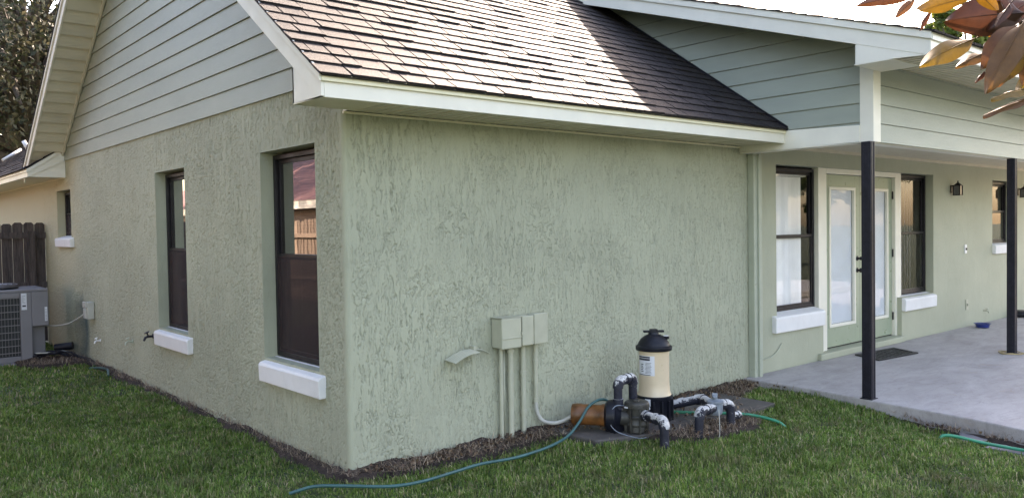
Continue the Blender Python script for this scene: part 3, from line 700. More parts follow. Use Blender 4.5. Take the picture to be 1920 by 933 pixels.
# french doors
m = MB()
cz1 = 2.25
m.box((6.115, .06, .12), (6.30, .14, cz1)); m.box((8.06, .06, .12), (8.225, .14, cz1)); m.box((6.30, .06, 2.18), (8.06, .14, cz1))
m.build('door_casing', M['trim'], H, bevel=.004)
m = MB(); m.box((5.97, -.05, .05), (8.10, .20, .125)); m.build('doorstep', M['stucco'], H, bevel=.01)
m = MB(); m.box((6.30, .115, .125), (8.06, .16, .14)); m.build('threshold', M['bronze'], H)
def door(x0, x1, hside, knob):
    d = .105; m = MB()
    gx0, gx1, gz0, gz1 = x0+.12, x1-.12, .37, 2.03
    for (a, b, c, e) in ((x0, gx0, .14, 2.175), (gx1, x1, .14, 2.175), (gx0, gx1, gz1, 2.175), (gx0, gx1, .14, gz0)): m.box((a, d, c), (b, d+.045, e))
    o = m.build('door', M['door_green'], H, bevel=.002)
    f = MB(); t = .035
    for (a, b, c, e) in ((gx0, gx0+t, gz0, gz1), (gx1-t, gx1, gz0, gz1), (gx0+t, gx1-t, gz1-t, gz1), (gx0+t, gx1-t, gz0, gz0+t)): f.box((a, d-.014, c), (b, d+.02, e))
    f.build('lite_frame', M['trim'], o, bevel=.004)
    p = MB(); p.box((gx0+t, d+.012, gz0+t), (gx1-t, d+.015, gz1-t)); p.build('pane', M['glass'], o)
    b = MB(); z = gz0+t+.005
    while z < gz1-t-.005: b.add([(gx0+t, d+.028, z), (gx1-t, d+.028, z), (gx1-t, d+.022, z+.0145), (gx0+t, d+.022, z+.0145)], [(0, 1, 2, 3)]); z += .0145
    b.box((gx0+t, d+.031, gz0+t), (gx1-t, d+.033, gz1-t)); b.build('blind', M['blind_door'], o, fix=False)
    hx = x1 if hside > 0 else x0
    for zz in (.38, 1.2, 1.95):
        h = MB(); h.tube([(hx, d-.012, zz-.05), (hx, d-.012, zz+.05)], .009, 8); h.build('hinge', M['bronze'], o)
    if knob:
        for zz, rr in ((1.02, .028), (1.165, .022)):
            k = MB(); kx = x1-.06
            k.lathe([(.030, 0), (.030, .006), (.012, .010), (.012, .03), (rr, .038), (rr, .055), (rr*.6, .064)], (kx, d, zz), (0, -1, 0), 20)
            k.build('knob' if zz < 1.1 else 'deadbolt', M['bronze'], o)
    return o
door(6.305, 7.178, -1, True)['label'] = 'left french door leaf with dark knob and pale blind'
door(7.184, 8.055, 1, False)['label'] = 'right french door leaf behind the black post'
# posts
def post(x, y, label):
    m = MB(); r = .042; 
    m.box((x-r, y-r, .05), (x+r, y+r, 2.318))
    # fluted corner profile of the rolled post
    for k in (-1, 1):
        m.box((x-r-.004, y+k*.024-.006, .05), (x-r, y+k*.024+.006, 2.318)); m.box((x+k*.024-.006, y-r-.004, .05), (x+k*.024+.006, y-r, 2.318))
    o = m.build('post', M['black_metal'], H, bevel=.003); o['label'] = label
    b = MB(); b.box((x-.055, y-.055, .05), (x+.055, y+.055, .056)); b.build('post_base', M['black_metal'], o)
post(4.435, -1.33, 'near black metal porch post at the edge of the patio')
post(7.96, -1.33, 'far black metal porch post with a rope round its foot')
# chase / downspout in the corner
m = MB(); m.box((4.60, -.075, .0), (4.66, -.001, 2.318)); m.box((4.66, -.095, .0), (4.715, -.001, 2.318)); m.build('downspout', M['green_paint'], H, bevel=.006)
m = MB(); m.tube([(-.22, 9.4, 2.9), (-.48, 9.3, 2.72)], .02, 8); m.tube([(-.20, 9.3, 3.02), (-.14, 9.28, 2.88)], .03, 8); m.build('roof_pipe', M['white_plastic'], H)

# ------------------------------------------------------------------ pool equipment
o = MB().prism([(1.70, -.04), (3.80, -.04), (3.78, -.80), (2.9, -.84), (2.35, -.80), (1.72, -.58)], 2, -.06, .03)
tag(o.build('concrete_slab', M['pad'], bevel=.01), 'dark stained concrete slab under the pump and filter', 'slab')

F = thing('pool_filter', 'beige cartridge pool filter tank with black base and black domed lid', 'filter', (2.58, -.43, .03))
fc = (2.58, -.43, .03)
m = MB(); m.lathe([(.150, 0), (.150, .025), (.138, .03), (.142, .10), (.146, .165), (.150, .17), (.150, .195), (.140, .20)], fc, seg=40)
for k in range(14):
    a = 2*math.pi*k/14; c, s_ = math.cos(a), math.sin(a)
    m.box((-.008, .135, .0), (.008, .158, .165), Matrix.Translation(fc) @ Matrix.Rotation(a, 4, 'Z'))
m.build('base', M['black_plastic'], F)
m = MB(); m.lathe([(.140, .195), (.137, .205), (.128, .23), (.124, .30), (.124, .52), (.127, .565), (.127, .57)], fc, seg=48); m.build('tank', M['tank'], F)
m = MB(); m.lathe([(.144, .565), (.148, .57), (.148, .595), (.140, .602), (.132, .605), (.125, .625), (.105, .655), (.075, .68), (.045, .693), (.040, .71), (.03, .712)], fc, seg=44)
for k in range(10):
    m.box((-.004, .06, .60), (.004, .128, .628), Matrix.Translation(fc) @ Matrix.Rotation(2*math.pi*k/10, 4, 'Z') @ Matrix.Translation((0, -.02, .012)))
m.build('lid', M['black_plastic'], F)
m = MB(); RZ = Matrix.Translation(fc) @ Matrix.Rotation(rad(-38), 4, 'Z')
m.box((-.085, -.018, .708), (.085, .018, .725), RZ); m.box((-.03, -.028, .706), (.03, .028, .735), RZ); m.lathe([(.032, .70), (.032, .715)], fc, seg=20); m.build('knob', M['black_plastic'], F, bevel=.004)
m = MB(); gp = (2.645, -.505, .685); m.lathe([(.012, -.04), (.012, 0), (.026, 0), (.028, .006), (.028, .02), (.024, .024)], gp, (0, 0, 1), 20); m.build('pressure_gauge', M['black_plastic'], F)
m = MB(); m.lathe([(.023, .024), (.023, .027)], gp, seg=20); m.build('gauge_face', M['white_plastic'], F)
def arc_patch(mb, c, r, a0, a1, z0, z1, n=10):
    vs = []; 
    for i in range(n+1):
        a = rad(a0+(a1-a0)*i/n); vs += [(c[0]+r*math.cos(a), c[1]+r*math.sin(a), c[2]+z0), (c[0]+r*math.cos(a), c[1]+r*math.sin(a), c[2]+z1)]
    mb.add(vs, [(2*i, 2*i+2, 2*i+3, 2*i+1) for i in range(n)], True)
# camera direction seen from the filter is about 219 degrees
m = MB(); arc_patch(m, fc, .1262, 150, 222, .37, .53); lab = m.build('label', M['sticker'], F, fix=False)
m = MB(); arc_patch(m, fc, .1266, 152, 205, .492, .508); arc_patch(m, fc, .1266, 152, 205, .512, .525); arc_patch(m, fc, .1266, 152, 207, .373, .378)
for i in range(9): arc_patch(m, fc, .1266, 186+(i % 3), 211-(i*7 % 5), .388+i*.0105, .391+i*.0105, 5)
for i in range(5): arc_patch(m, fc, .1266, 166, 178-(i % 2)*3, .40+i*.014, .406+i*.014, 4)
m.build('printing', M['ink'], lab, fix=False)
m = MB(); arc_patch(m, fc, .1515, 190, 208, .13, .185); m.build('base_sticker', M['sticker'], F, fix=False)

def fitting(mb, a, b, r, l=.05):
    """a socket collar centred on a pipe between a and b"""
    a, b = Vector(a), Vector(b); d = (b-a).normalized(); mb.tube([a-d*l/2, a+d*l/2], r, 16)
def elbow_pipe(mb, pts, r=.034, collar=.041):
    """straight runs joined with moulded elbows"""
    P = [Vector(p) for p in pts]; path = [P[0]]
    for i in range(1, len(P)-1):
        a = (P[i-1]-P[i]).normalized(); b = (P[i+1]-P[i]).normalized()
        for t in range(5):
            s_ = t/4; q = (1-s_)**2*(P[i]+a*.03)+2*s_*(1-s_)*P[i]+s_*s_*(P[i]+b*.03); path.append(q)
    path.append(P[-1]); mb.tube(path, r, 18)
    for i in range(1, len(P)-1):
        a = (P[i-1]-P[i]).normalized(); b = (P[i+1]-P[i]).normalized(); pp = []
        for t in range(7):
            s_ = t/6; pp.append((1-s_)**2*(P[i]+a*.055)+2*s_*(1-s_)*P[i]+s_*s_*(P[i]+b*.055))
        mb.tube(pp, collar, 18)
PU = thing('pool_pump', 'pool pump with rusty orange motor, black housing and peeling painted pipes', 'pump', (2.0, -.45, .03))
mA, mB_ = Vector((1.84, -.22, .15)), Vector((1.99, -.43, .15)); ad = (mB_-mA).normalized()
m = MB(); L_ = (mB_-mA).length
m.lathe([(.05, -.005), (.078, 0), (.084, .02), (.084, .07), (.080, .075), (.080, L_-.03), (.086, L_-.02), (.086, L_)], mA, ad, 32); m.build('motor', M['orange'], PU)
m = MB(); m.lathe([(.03, 0), (.09, .0), (.118, .02), (.122, .05), (.118, .085), (.085, .10), (.06, .13)], mB_, ad, 32)
m.box((-.05, -.05, .0), (.05, .05, .1), Matrix.Translation((2.03, -.49, -.0+.03)))
m.build('volute', M['black_plastic'], PU)
m = MB(); sc = (2.14, -.62, .03)
m.lathe([(.07, 0), (.082, .01), (.078, .05), (.086, .06), (.086, .072), (.08, .08), (.08, .11), (.088, .115), (.088, .128), (.082, .135), (.084, .19), (.098, .195), (.098, .212), (.08, .215)], sc, seg=32)
for k in range(8): m.box((-.006, .07, .0), (.006, .096, .19), Matrix.Translation(sc) @ Matrix.Rotation(2*math.pi*k/8+.2, 4, 'Z'))
m.tube([(2.05, -.52, .14), (2.12, -.6, .14)], .06, 16)
m.build('strainer_basket', M['dark_plastic'], PU)
m = MB(); m.lathe([(.094, .212), (.094, .226), (.086, .236), (.04, .24)], sc, seg=32); m.build('strainer_lid', M['dark_plastic'], PU)
m = MB(); m.box((-.035, -.02, .238), (.035, .02, .25), Matrix.Translation(sc) @ Matrix.Rotation(.5, 4, 'Z')); m.build('lid_handle', M['dark_plastic'], PU, bevel=.003)
m = MB(); m.box((2.035, -.615, .225), (2.065, -.585, .235)); m.build('label', M['sticker'], PU)
m = MB(); elbow_pipe(m, [(2.04, -.52, .20), (2.04, -.52, .42), (2.235, -.50, .425), (2.235, -.50, .14)])
fitting(m, (2.04, -.52, .26), (2.04, -.52, .42), .041); fitting(m, (2.235, -.50, .22), (2.235, -.5, .1), .041); fitting(m, (2.15, -.509, .4225), (2.235, -.5, .425), .040, .035)
m.build('pipe', M['pipe'], PU)
m = MB(); elbow_pipe(m, [(2.235, -.50, .15), (2.33, -.49, .14), (2.46, -.46, .14)], .032, .040); fitting(m, (2.40, -.475, .14), (2.46, -.46, .14), .046, .03); m.build('pipe', M['pipe'], PU)
m = MB(); elbow_pipe(m, [(2.14, -.69, .17), (2.0, -1.0, .20), (2.0, -1.0, -.06)]); fitting(m, (2.115, -.74, .175), (2.0, -1.0, .2), .042, .04); fitting(m, (2.05, -.885, .189), (2.0, -1., .2), .041, .04); m.build('pipe', M['pipe'], PU)
m = MB(); m.tube(bend([(2.06, -.56, .235), (1.97, -.55, .24), (1.93, -.52, .15), (1.95, -.58, .06), (2.03, -.72, .02), (2.06, -.78, .03)]), .0035, 6); m.build('bonding_wire', M['grey_plastic'], PU)

V = thing('valve_manifold', 'grey diverter valve between two peeling pipes that go into the soil', 'pipe valve', (2.70, -.95, 0))
m = MB(); m.lathe([(.045, -.06), (.055, -.05), (.06, -.02), (.06, .03), (.066, .035), (.066, .05), (.05, .055), (.02, .06), (.02, .085)], (2.685, -.95, .19), seg=24); m.build('valve_body', M['grey_plastic'], V)
m = MB(); m.box((-.07, -.012, .082), (.07, .012, .094), Matrix.Translation((2.685, -.95, .19)) @ Matrix.Rotation(.6, 4, 'Z')); m.box((-.02, -.02, .075), (.02, .02, .105), Matrix.Translation((2.685, -.95, .19)) @ Matrix.Rotation(.6, 4, 'Z')); m.build('handle', M['grey_plastic'], V, bevel=.003)
m = MB(); elbow_pipe(m, [(2.64, -.965, .19), (2.415, -1.0, .20), (2.40, -1.0, -.06)]); fitting(m, (2.55, -.98, .194), (2.4, -1, .2), .041, .05); m.build('pipe', M['pipe'], V)
m = MB(); elbow_pipe(m, [(2.73, -.955, .20), (2.83, -.99, .20), (2.83, -1.0, -.06)]); fitting(m, (2.76, -.965, .2), (2.83, -.99, .2), .041, .03); m.build('pipe', M['pipe'], V)
m = MB(); elbow_pipe(m, [(2.70, -.50, .13), (2.86, -.70, .19), (2.71, -.90, .20)], .036, .043); fitting(m, (2.77, -.556, .148), (2.85, -.62, .17), .04, .05); m.build('pipe', M['pipe'], V)
m = MB(); m.tube([(2.83, -.99, .10), (2.95, -.97, .085)], .030, 16); m.tube([(2.93, -.973, .088), (2.97, -.967, .082)], .036, 16); m.tube([(2.84, -.99, .10), (2.87, -.985, .097)], .037, 16); m.build('pipe_stub', M['pipe'], V)
m = MB(); m.tube(bend([(2.62, -1.03, .19), (2.60, -1.05, .12), (2.56, -1.08, .02), (2.50, -1.1, -.01)]), .003, 6); m.build('wire', M['wire_grey'], V)

# electrical boxes with their conduits ------------------------------------
def ebox(x0, x1, z0, z1, dep, label, rnd=.008, band=False, flange=0):
    t = thing('electrical_box', label, 'utility box', ((x0+x1)/2, 0, z0), 'painted electrical boxes in a row on the wall')
    m = MB(); m.box((x0, -dep+.012, z0), (x1, -.002, z1)); m.build('box', M['box_green'], t, bevel=rnd)
    m = MB(); m.box((x0-.004, -dep, z0-.003), (x1+.004, -dep+.014, z1+.004)); m.build('cover', M['box_green'], t, bevel=rnd)
    if band:
        m = MB(); m.box((x0-.002, -dep-.006, z0+.072), (x1+.002, -dep-.001, z0+.082)); m.box((x1-.004, -dep-.01, z0+.09), (x1+.008, -dep, z0+.11)); m.build('latch', M['box_green'], t, bevel=.002)
        m = MB(); m.box((x0-.004, -dep-.002, z1+.0045), (x1+.004, -.004, z1+.010)); m.build('rain_lip', M['box_green'], t, bevel=.002)
    return t
def cond(t, pts, r, collars=()):
    m = MB(); m.tube(pts, r, 14)
    for z in collars: m.tube([(pts[0][0], pts[0][1], z), (pts[0][0], pts[0][1], z+.03)], r*1.28, 14)
    m.build('conduit', M['box_green'], t)
t = ebox(1.215, 1.40, .715, .935, .13, 'widest painted electrical box, leftmost of three on the wall', band=True)
cond(t, [(1.275, -.035, .72), (1.275, -.035, -.03)], .016); cond(t, [(1.365, -.04, .72), (1.365, -.04, -.03)], .022, (.67, .0))
m = MB(); m.tube([(1.32, -.015, .72), (1.32, -.015, .0)], .008, 8); m.build('conduit', M['box_green'], t)
t = ebox(1.425, 1.535, .72, .94, .12, 'narrow painted electrical box, middle one of three on the wall')
cond(t, [(1.50, -.03, .72), (1.50, -.03, -.02)], .020, (.48, .18))
t = ebox(1.565, 1.70, .715, .945, .10, 'rounded painted electrical box, rightmost of three on the wall', rnd=.016)
for z in (.80, .87): MB().box((1.556, -.09, z), (1.566, -.07, z+.015)).build('hinge', M['box_green'], t)
m = MB(); m.tube([(1.63, -.03, .72), (1.63, -.03, .26)], .017, 14)
for z in (.55, .25): m.tube([(1.63, -.03, z), (1.63, -.03, z+.03)], .021, 14)
m.build('conduit', M['box_green'], t)
m = MB(); m.tube(bend([(1.63, -.03, .26), (1.635, -.035, .17), (1.67, -.06, .10), (1.74, -.10, .075), (1.80, -.14, .085), (1.85, -.19, .12)]), .015, 12); m.build('flexible_conduit', M['wire_grey'], t)

# bent metal flap
t = thing('metal_flap', 'bent ribbed metal flap painted green on the wall left of the boxes', 'vent flap', (.95, 0, .68))
m = MB(); n = 12; pr = [(.0, 0), (.18, .14), (.45, .28), (.75, .31), (1.0, .30)]
for i in range(n):
    for j in range(4):
        pass
vs = []; 
for j, (a, h) in enumerate([(0, .0), (.3, .030), (.6, .050), (1, .055)]):
    for i in range(13):
        q = i/12; x = .77+.25*a*.9; y = -.015-.13*q; z = .665+h+.012*(1-q)+.004*(i % 2)
        vs.append((x, y+0*(i % 2), z))
m.add(vs, [(j*13+i, j*13+i+1, (j+1)*13+i+1, (j+1)*13+i) for j in range(3) for i in range(12)])
o = m.build('flap', M['box_green'], t, fix=False); sm = o.modifiers.new('s', 'SOLIDIFY'); sm.thickness = .004
m = MB(); m.box((1.0, -.06, .69), (1.025, -.002, .755)); m.box((.995, -.045, .70), (1.03, -.035, .72)); m.build('bracket', M['box_green'], t, bevel=.003)
m = MB(); m.tube(bend([(1.02, -.02, .725), (1.10, -.02, .715), (1.18, -.016, .68)]), .005, 6); m.build('wire', M['box_green'], t)

# hoses -------------------------------------------------------------------
m = MB(); m.tube(bend([(-.45, -.05, .0), (-.32, -.13, .035), (-.17, -.26, .035), (.02, -.45, .035), (.22, -.51, .035), (.49, -.49, .035), (.72, -.47, .035), (.96, -.515, .035), (1.15, -.52, .04), (1.40, -.47, .04), (1.62, -.40, .055), (1.77, -.37, .13), (1.88, -.36, .225), (2.0, -.37, .262), (2.12, -.35, .22), (2.2, -.25, .10), (2.3, -.18, .05)], 10), .0105, 12)
tag(m.build('garden_hose', M['hose_teal']), 'teal garden hose snaking from the house corner over the orange pump motor', 'hose')
m = MB(); m.tube(bend([(2.3, -.20, .05), (2.52, -.24, .045), (2.74, -.38, .05), (2.92, -.62, .05), (3.05, -.84, .06), (3.16, -.98, .05), (3.22, -1.17, .02), (3.28, -1.3, -.06), (3.4, -1.7, -.08), (3.72, -2.14, -.09), (3.80, -2.22, .0), (3.93, -2.46, -.04), (4.0, -2.70, -.06), (3.98, -3.1, -.05), (3.8, -3.6, -.04)], 10), .0125, 12)
tag(m.build('garden_hose', M['hose_green']), 'bright green garden hose running from behind the filter past the patio edge', 'hose')

# ------------------------------------------------------------------ things on the porch
def jagged(mb, cx, cy, r, n, z0, z1, seed, sx=1, sy=1):
    q = random.Random(seed); poly = [(cx+sx*r*math.cos(2*math.pi*i/n)*q.uniform(.85, 1.12), cy+sy*r*math.sin(2*math.pi*i/n)*q.uniform(.85, 1.12)) for i in range(n)]
    mb.prism(poly, 2, z0, z1)
m = MB(); m.prism([(4.26, -2.14), (4.22, -2.40), (3.98, -2.34), (4.0, -2.26)], 2, -.14, -.068); tag(m.build('stepping_stone', M['stone'], bevel=.01), 'small broken grey slab beside the patio edge, behind the green hose', 'paving slab')
m = MB(); m.prism([(3.76, -2.42), (4.16, -2.44), (4.08, -2.98), (3.70, -2.92)], 2, -.14, -.078); tag(m.build('stepping_stone', M['stone'], bevel=.01), 'larger grey slab in the lawn under the green hose', 'paving slab')
# door mat: open lattice rubber
m = MB()
mc = [Vector((6.60, -.12, .054)), Vector((6.40, -.50, .054)), Vector((7.22, -.58, .054)), Vector((7.42, -.20, .054))]
def bil(u, v): return mc[0]*(1-u)*(1-v)+mc[1]*(1-u)*v+mc[2]*u*v+mc[3]*u*(1-v)
def bar(u0, v0, u1, v1, zt=.012):
    c = [bil(u0, v0), bil(u1, v0), bil(u1, v1), bil(u0, v1)]; m.add(c+[x+Vector((0, 0, zt)) for x in c], [(0, 3, 2, 1), (4, 5, 6, 7), (0, 1, 5, 4), (1, 2, 6, 5), (2, 3, 7, 6), (3, 0, 4, 7)])
bar(0, 0, 1, 1, .004); bar(0, 0, 1, .1); bar(0, .9, 1, 1); bar(0, .1, .06, .9); bar(.94, .1, 1, .9)
for i in range(9): bar(.1+i*.095, .13, .13+i*.095, .87, .009)
for i in range(4): bar(.07, .2+i*.18, .93, .235+i*.18, .0075)
tag(m.build('door_mat', M['mat']), 'black rubber lattice doormat in front of the french doors', 'doormat')
m = MB(); m.lathe([(.075, 0), (.085, .004), (.095, .05), (.112, .054), (.114, .060), (.104, .060), (.09, .052), (.08, .012), (.0, .010)], (10.22, -.22, .054), seg=28)
tag(m.build('bowl', M['blue']), 'blue plastic pet bowl on the patio by the wall', 'bowl')
t = thing('drain_tray', 'small dark flat patch of spilled water residue', 'stain', (0, 0, 0)) if False else None
m = MB(); 
for z, r, dx in ((.075, .16, 0), (.10, .12, .03)): pass
m.lathe([(.10, 0), (.15, .02), (.16, .05), (.14, .09), (.10, .105)], (12.02, -.16, .052), seg=24); m.box((11.95, -.34, .054), (12.2, -.20, .10))
tag(m.build('pet_bowl_stand', M['black_plastic'], bevel=.01), 'low black feeding dish at the right edge against the wall', 'dish')
m = MB(); m.tube(bend([(7.96+.13*math.cos(a*.7)*(1+.25*math.sin(a*2.1)), -1.33+.11*math.sin(a*.7)*(1+.3*math.cos(a*1.7)), .060+.004*math.sin(a*3)) for a in range(0, 17)], 4), .006, 7)
tag(m.build('rope', M['rope']), 'thin tan rope lying in a loop round the far porch post', 'rope')

def lantern(x, label):
    t = thing('wall_lantern', label, 'wall lamp', (x, 0, 1.95), 'wall lanterns on the porch wall'); y = -.09; z = 1.97
    m = MB(); m.box((x-.032, -.014, z+.03), (x+.032, -.001, z+.14)); m.tube([(x, -.014, z+.13), (x, y, z+.150)], .008, 10); m.build('bracket', M['bronze'], t, bevel=.003)
    m = MB(); m.lathe([(.005, .20), (.011, .19), (.005, .178), (.015, .172), (.026, .163), (.050, .142), (.052, .135)], (x, y, z), seg=4 if False else 20); m.build('roof_cap', M['bronze'], t)
    m = MB(); q = .045
    for a in (-1, 1):
        for b in (-1, 1): m.box((x+a*q-.005, y+b*q-.005, z), (x+a*q+.005, y+b*q+.005, z+.135))
    m.box((x-q-.005, y-q-.005, z-.008), (x+q+.005, y+q+.005, z)); m.box((x-q-.005, y-q-.005, z+.127), (x+q+.005, y+q+.005, z+.135)); m.build('cage', M['bronze'], t)
    m = MB(); m.box((x-q+.004, y-q+.004, z+.002), (x+q-.004, y+q-.004, z+.126)); m.build('glass', M['lamp_glass'], t)
lantern(9.68, 'dark square wall lantern between the door window and the small window')
lantern(12.36, 'dark wall lantern cut off by the right edge of the picture')
def plate(name, x, z, w_, h_, mat, label, cat, extra=None):
    t = thing(name, label, cat, (x, 0, z)); m = MB(); m.box((x-w_/2, -.012, z-h_/2), (x+w_/2, -.001, z+h_/2)); m.build('cover_plate', M[mat], t, bevel=.004)
    if extra: m = MB(); m.box((x-w_*.14, -.026, z-h_*.12), (x+w_*.14, -.012, z+h_*.12)); m.build(extra, M['black_metal' if mat == 'white_plastic' else mat], t)
plate('light_switch', 10.18, 1.19, .08, .13, 'white_plastic', 'white light switch on the porch wall right of the lantern', 'switch', 'toggle')
plate('outlet_box', 10.23, .37, .09, .15, 'box_green', 'green painted outlet cover low on the porch wall', 'wall outlet', 'latch')
plate('doorbell_box', 4.78, 1.33, .05, .15, 'green_paint', 'small green painted junction cover on the wall beside the corner pipe', 'wall box', 'screw')
def spigot(ax, u, z, mat, label, s_=1.0):
    t = thing('spigot', label, 'faucet', (0, u, z) if ax == 0 else (u, 0, z))
    P = (lambda d, uu, zz: (-d*s_, u+uu*s_, z+zz*s_)) if ax == 0 else (lambda d, uu, zz: (u+uu*s_, -d*s_, z+zz*s_))
    m = MB(); m.tube([P(0, 0, 0), P(.06, 0, 0), P(.085, 0, -.01), P(.10, 0, -.045)], [.013*s_, .013*s_, .015*s_, .012*s_], 10); m.tube([P(.0, 0, 0), P(.008, 0, 0)], .028*s_, 12); m.tube([P(.05, 0, 0), P(.065, 0, .035)], .008*s_, 8); m.build('tap', M[mat], t)
    m = MB(); c = Vector(P(.068, 0, .045)); 
    m.lathe([(.008*s_, -.004), (.028*s_, -.004), (.03*s_, 0), (.028*s_, .005), (.008*s_, .006)], c, Vector(P(.013, 0, .03))-Vector(P(0, 0, 0)), 6); m.build('handle', M[mat], t)
spigot(0, 4.03, .555, 'black_metal', 'black hose faucet left of the middle window sill', .95)
spigot(0, 6.1, .31, 'white_plastic', 'small pale tap low on the gable wall by the outlet box', .7)
spigot(0, 4.76, .43, 'green_paint', 'green painted pipe stub low on the gable wall', .8)
spigot(1, 10.9, .23, 'box_green', 'green painted tap low on the porch wall near the blue bowl', .7)
t = thing('wall_cable', 'thin green cable stuck to the wall under the porch window', 'cable', (4.9, 0, .22))
m = MB(); m.tube(bend([(4.72, -.012, .235), (4.85, -.014, .205), (5.0, -.014, .21), (5.12, -.014, .26), (5.2, -.012, .33)]), .005, 6); m.build('cable', M['green_paint'], t)

# ------------------------------------------------------------------ left side: AC, disconnect, fence
A = thing('air_conditioner', 'grey outdoor air conditioner unit beside the wooden fence', 'air conditioner', (-.95, 7.6, 0))
ax0, ax1, ay0, ay1 = -1.38, -.34, 7.2, 8.0; zt, zb = .92, -.0; xm = -.53
m = MB()
m.box((ax0, ay0, zt-.035), (ax1, ay1, zt)); m.box((xm-.13, ay0+.004, zb), (xm, ay0+.30, zt-.035))
m.box((xm, ay0+.004, .44), (ax1, ay1-.01, zt-.035)); m.box((xm, ay0+.15, .02), (ax1-.02, ay1-.02, .44))
m.box((ax0, ay0+.004, zb), (ax0+.04, ay0+.04, zt-.035)); m.box((ax0, ay0+.004, zb), (xm-.13, ay0+.04, .07)); m.box((ax0+.04, ay0+.004, zt-.10), (xm-.13, ay0+.04, zt-.035))
m.box((ax0, ay1-.04, zb), (ax0+.04, ay1, zt-.035)); m.box((ax0, ay0+.04, zb), (ax0+.03, ay1-.04, .07))
m.build('body', M['ac'], A, bevel=.008)
m = MB(); m.box((ax0+.03, ay0+.05, .05), (xm-.13, ay1-.03, zt-.04)); m.build('coil', M['ac_dark'], A)
m = MB()
for i in range(9):
    z = .115+i*.087; m.box((ax0+.04, ay0+.008, z), (xm-.13, ay0+.02, z+.009)); m.box((ax0+.008, ay0+.04, z), (ax0+.02, ay1-.04, z+.009))
for i in range(20): m.box((ax0+.06+i*.035, ay0+.022, .08), (ax0+.064+i*.035, ay0+.026, zt-.10))
m.build('grille', M['ac'], A)
m = MB(); m.lathe([(.30, 0), (.32, .02), (.30, .035), (.10, .05)], (-.92, 7.6, zt+.001), seg=36); m.build('fan_guard', M['ac_dark'], A)
m = MB()
for rr in (.12, .18, .24, .30):
    m.tube([(-.92+rr*math.cos(a), 7.6+rr*math.sin(a), zt+.055) for a in np.linspace(0, 2*math.pi, 33)], .004, 5)
m.build('fan_grille', M['ac'], A)
m = MB(); m.box((xm-.115, ay0-.001, .66), (xm-.055, ay0+.003, .87)); lb = m.build('label', M['sticker'], A)
m = MB(); m.box((xm-.105, ay0-.0025, .70), (xm-.065, ay0-.0012, .72)); 
for i in range(7): m.box((xm-.107, ay0-.0025, .745+i*.015), (xm-.07-.01*(i % 3), ay0-.0012, .748+i*.015))
m.build('printing', M['ink'], lb)
m = MB(); m.box((ax1-.045, ay0-.001, .50), (ax1-.015, ay0+.003, .68)); lb = m.build('label', M['sticker'], A)
m = MB()
for i in range(8): m.box((ax1-.038, ay0-.0025, .52+i*.018), (ax1-.022, ay0-.0012, .524+i*.018))
m.build('printing', M['ink'], lb)
m = MB(); m.prism([(-1.5, 7.08), (-.28, 7.08), (-.28, 8.15), (-1.5, 8.15)], 2, -.08, -.002); tag(m.build('concrete_slab', M['stone'], bevel=.01), 'concrete pad under the air conditioner unit', 'slab')
t = thing('disconnect_box', 'grey electrical disconnect box on the gable wall with a cable to the air conditioner', 'utility box', (0, 6.42, .65))
m = MB(); m.box((-.08, 6.34, .555), (-.001, 6.52, .765)); m.build('box', M['wire_grey'], t, bevel=.006)
m = MB(); m.box((-.10, 6.36, .70), (-.08, 6.50, .772)); m.box((-.095, 6.37, .565), (-.081, 6.49, .69)); m.build('cover', M['wire_grey'], t, bevel=.004)
m = MB(); m.lathe([(.022, 0), (.022, .05)], (-.05, 6.52, .62), (0, 1, 0), 12); m.build('connector', M['white_plastic'], t)
m = MB(); m.tube(bend([(-.05, 6.56, .62), (-.08, 6.75, .55), (-.15, 7.0, .46), (-.25, 7.25, .42), (-.36, 7.45, .42)]), .011, 10); m.build('cable', M['wire_grey'], t)
t = thing('refrigerant_lines', 'tangle of dark insulated lines on the soil behind the air conditioner', 'pipe', (-.2, 7.2, 0))
for k in range(5):
    q = random.Random(k); m = MB()
    m.tube(bend([(-.50+q.uniform(-.05, .05), 7.15+q.uniform(-.1, .05), .03+.02*k), (-.35, 7.0+q.uniform(-.1, .1), .10+q.uniform(0, .05)), (-.2+q.uniform(-.04, .04), 6.95+q.uniform(-.12, .1), .06+.015*k), (-.1, 6.75+q.uniform(-.2, .1), .05), (-.04+q.uniform(-.03, .0), 6.5+q.uniform(-.2, .2), .03), (-.10, 6.1+q.uniform(-.1, .1), .01)]), .018 if k < 3 else .008, 8)
    m.build('line', M['black_plastic' if k < 4 else 'wire_grey'], t)
m = MB(); m.tube([(-.25, 7.35, .12), (-.06, 7.25, .14)], .05, 12); m.build('insulation', M['black_plastic'], t)
m = MB(); m.tube(bend([(-.15, 6.0, .0), (-.10, 5.75, .03), (-.08, 5.5, .035), (-.12, 5.3, .0)]), .012, 8)
tag(m.build('garden_hose', M['hose_teal']), 'short visible piece of green hose at the foot of the gable wall', 'hose')

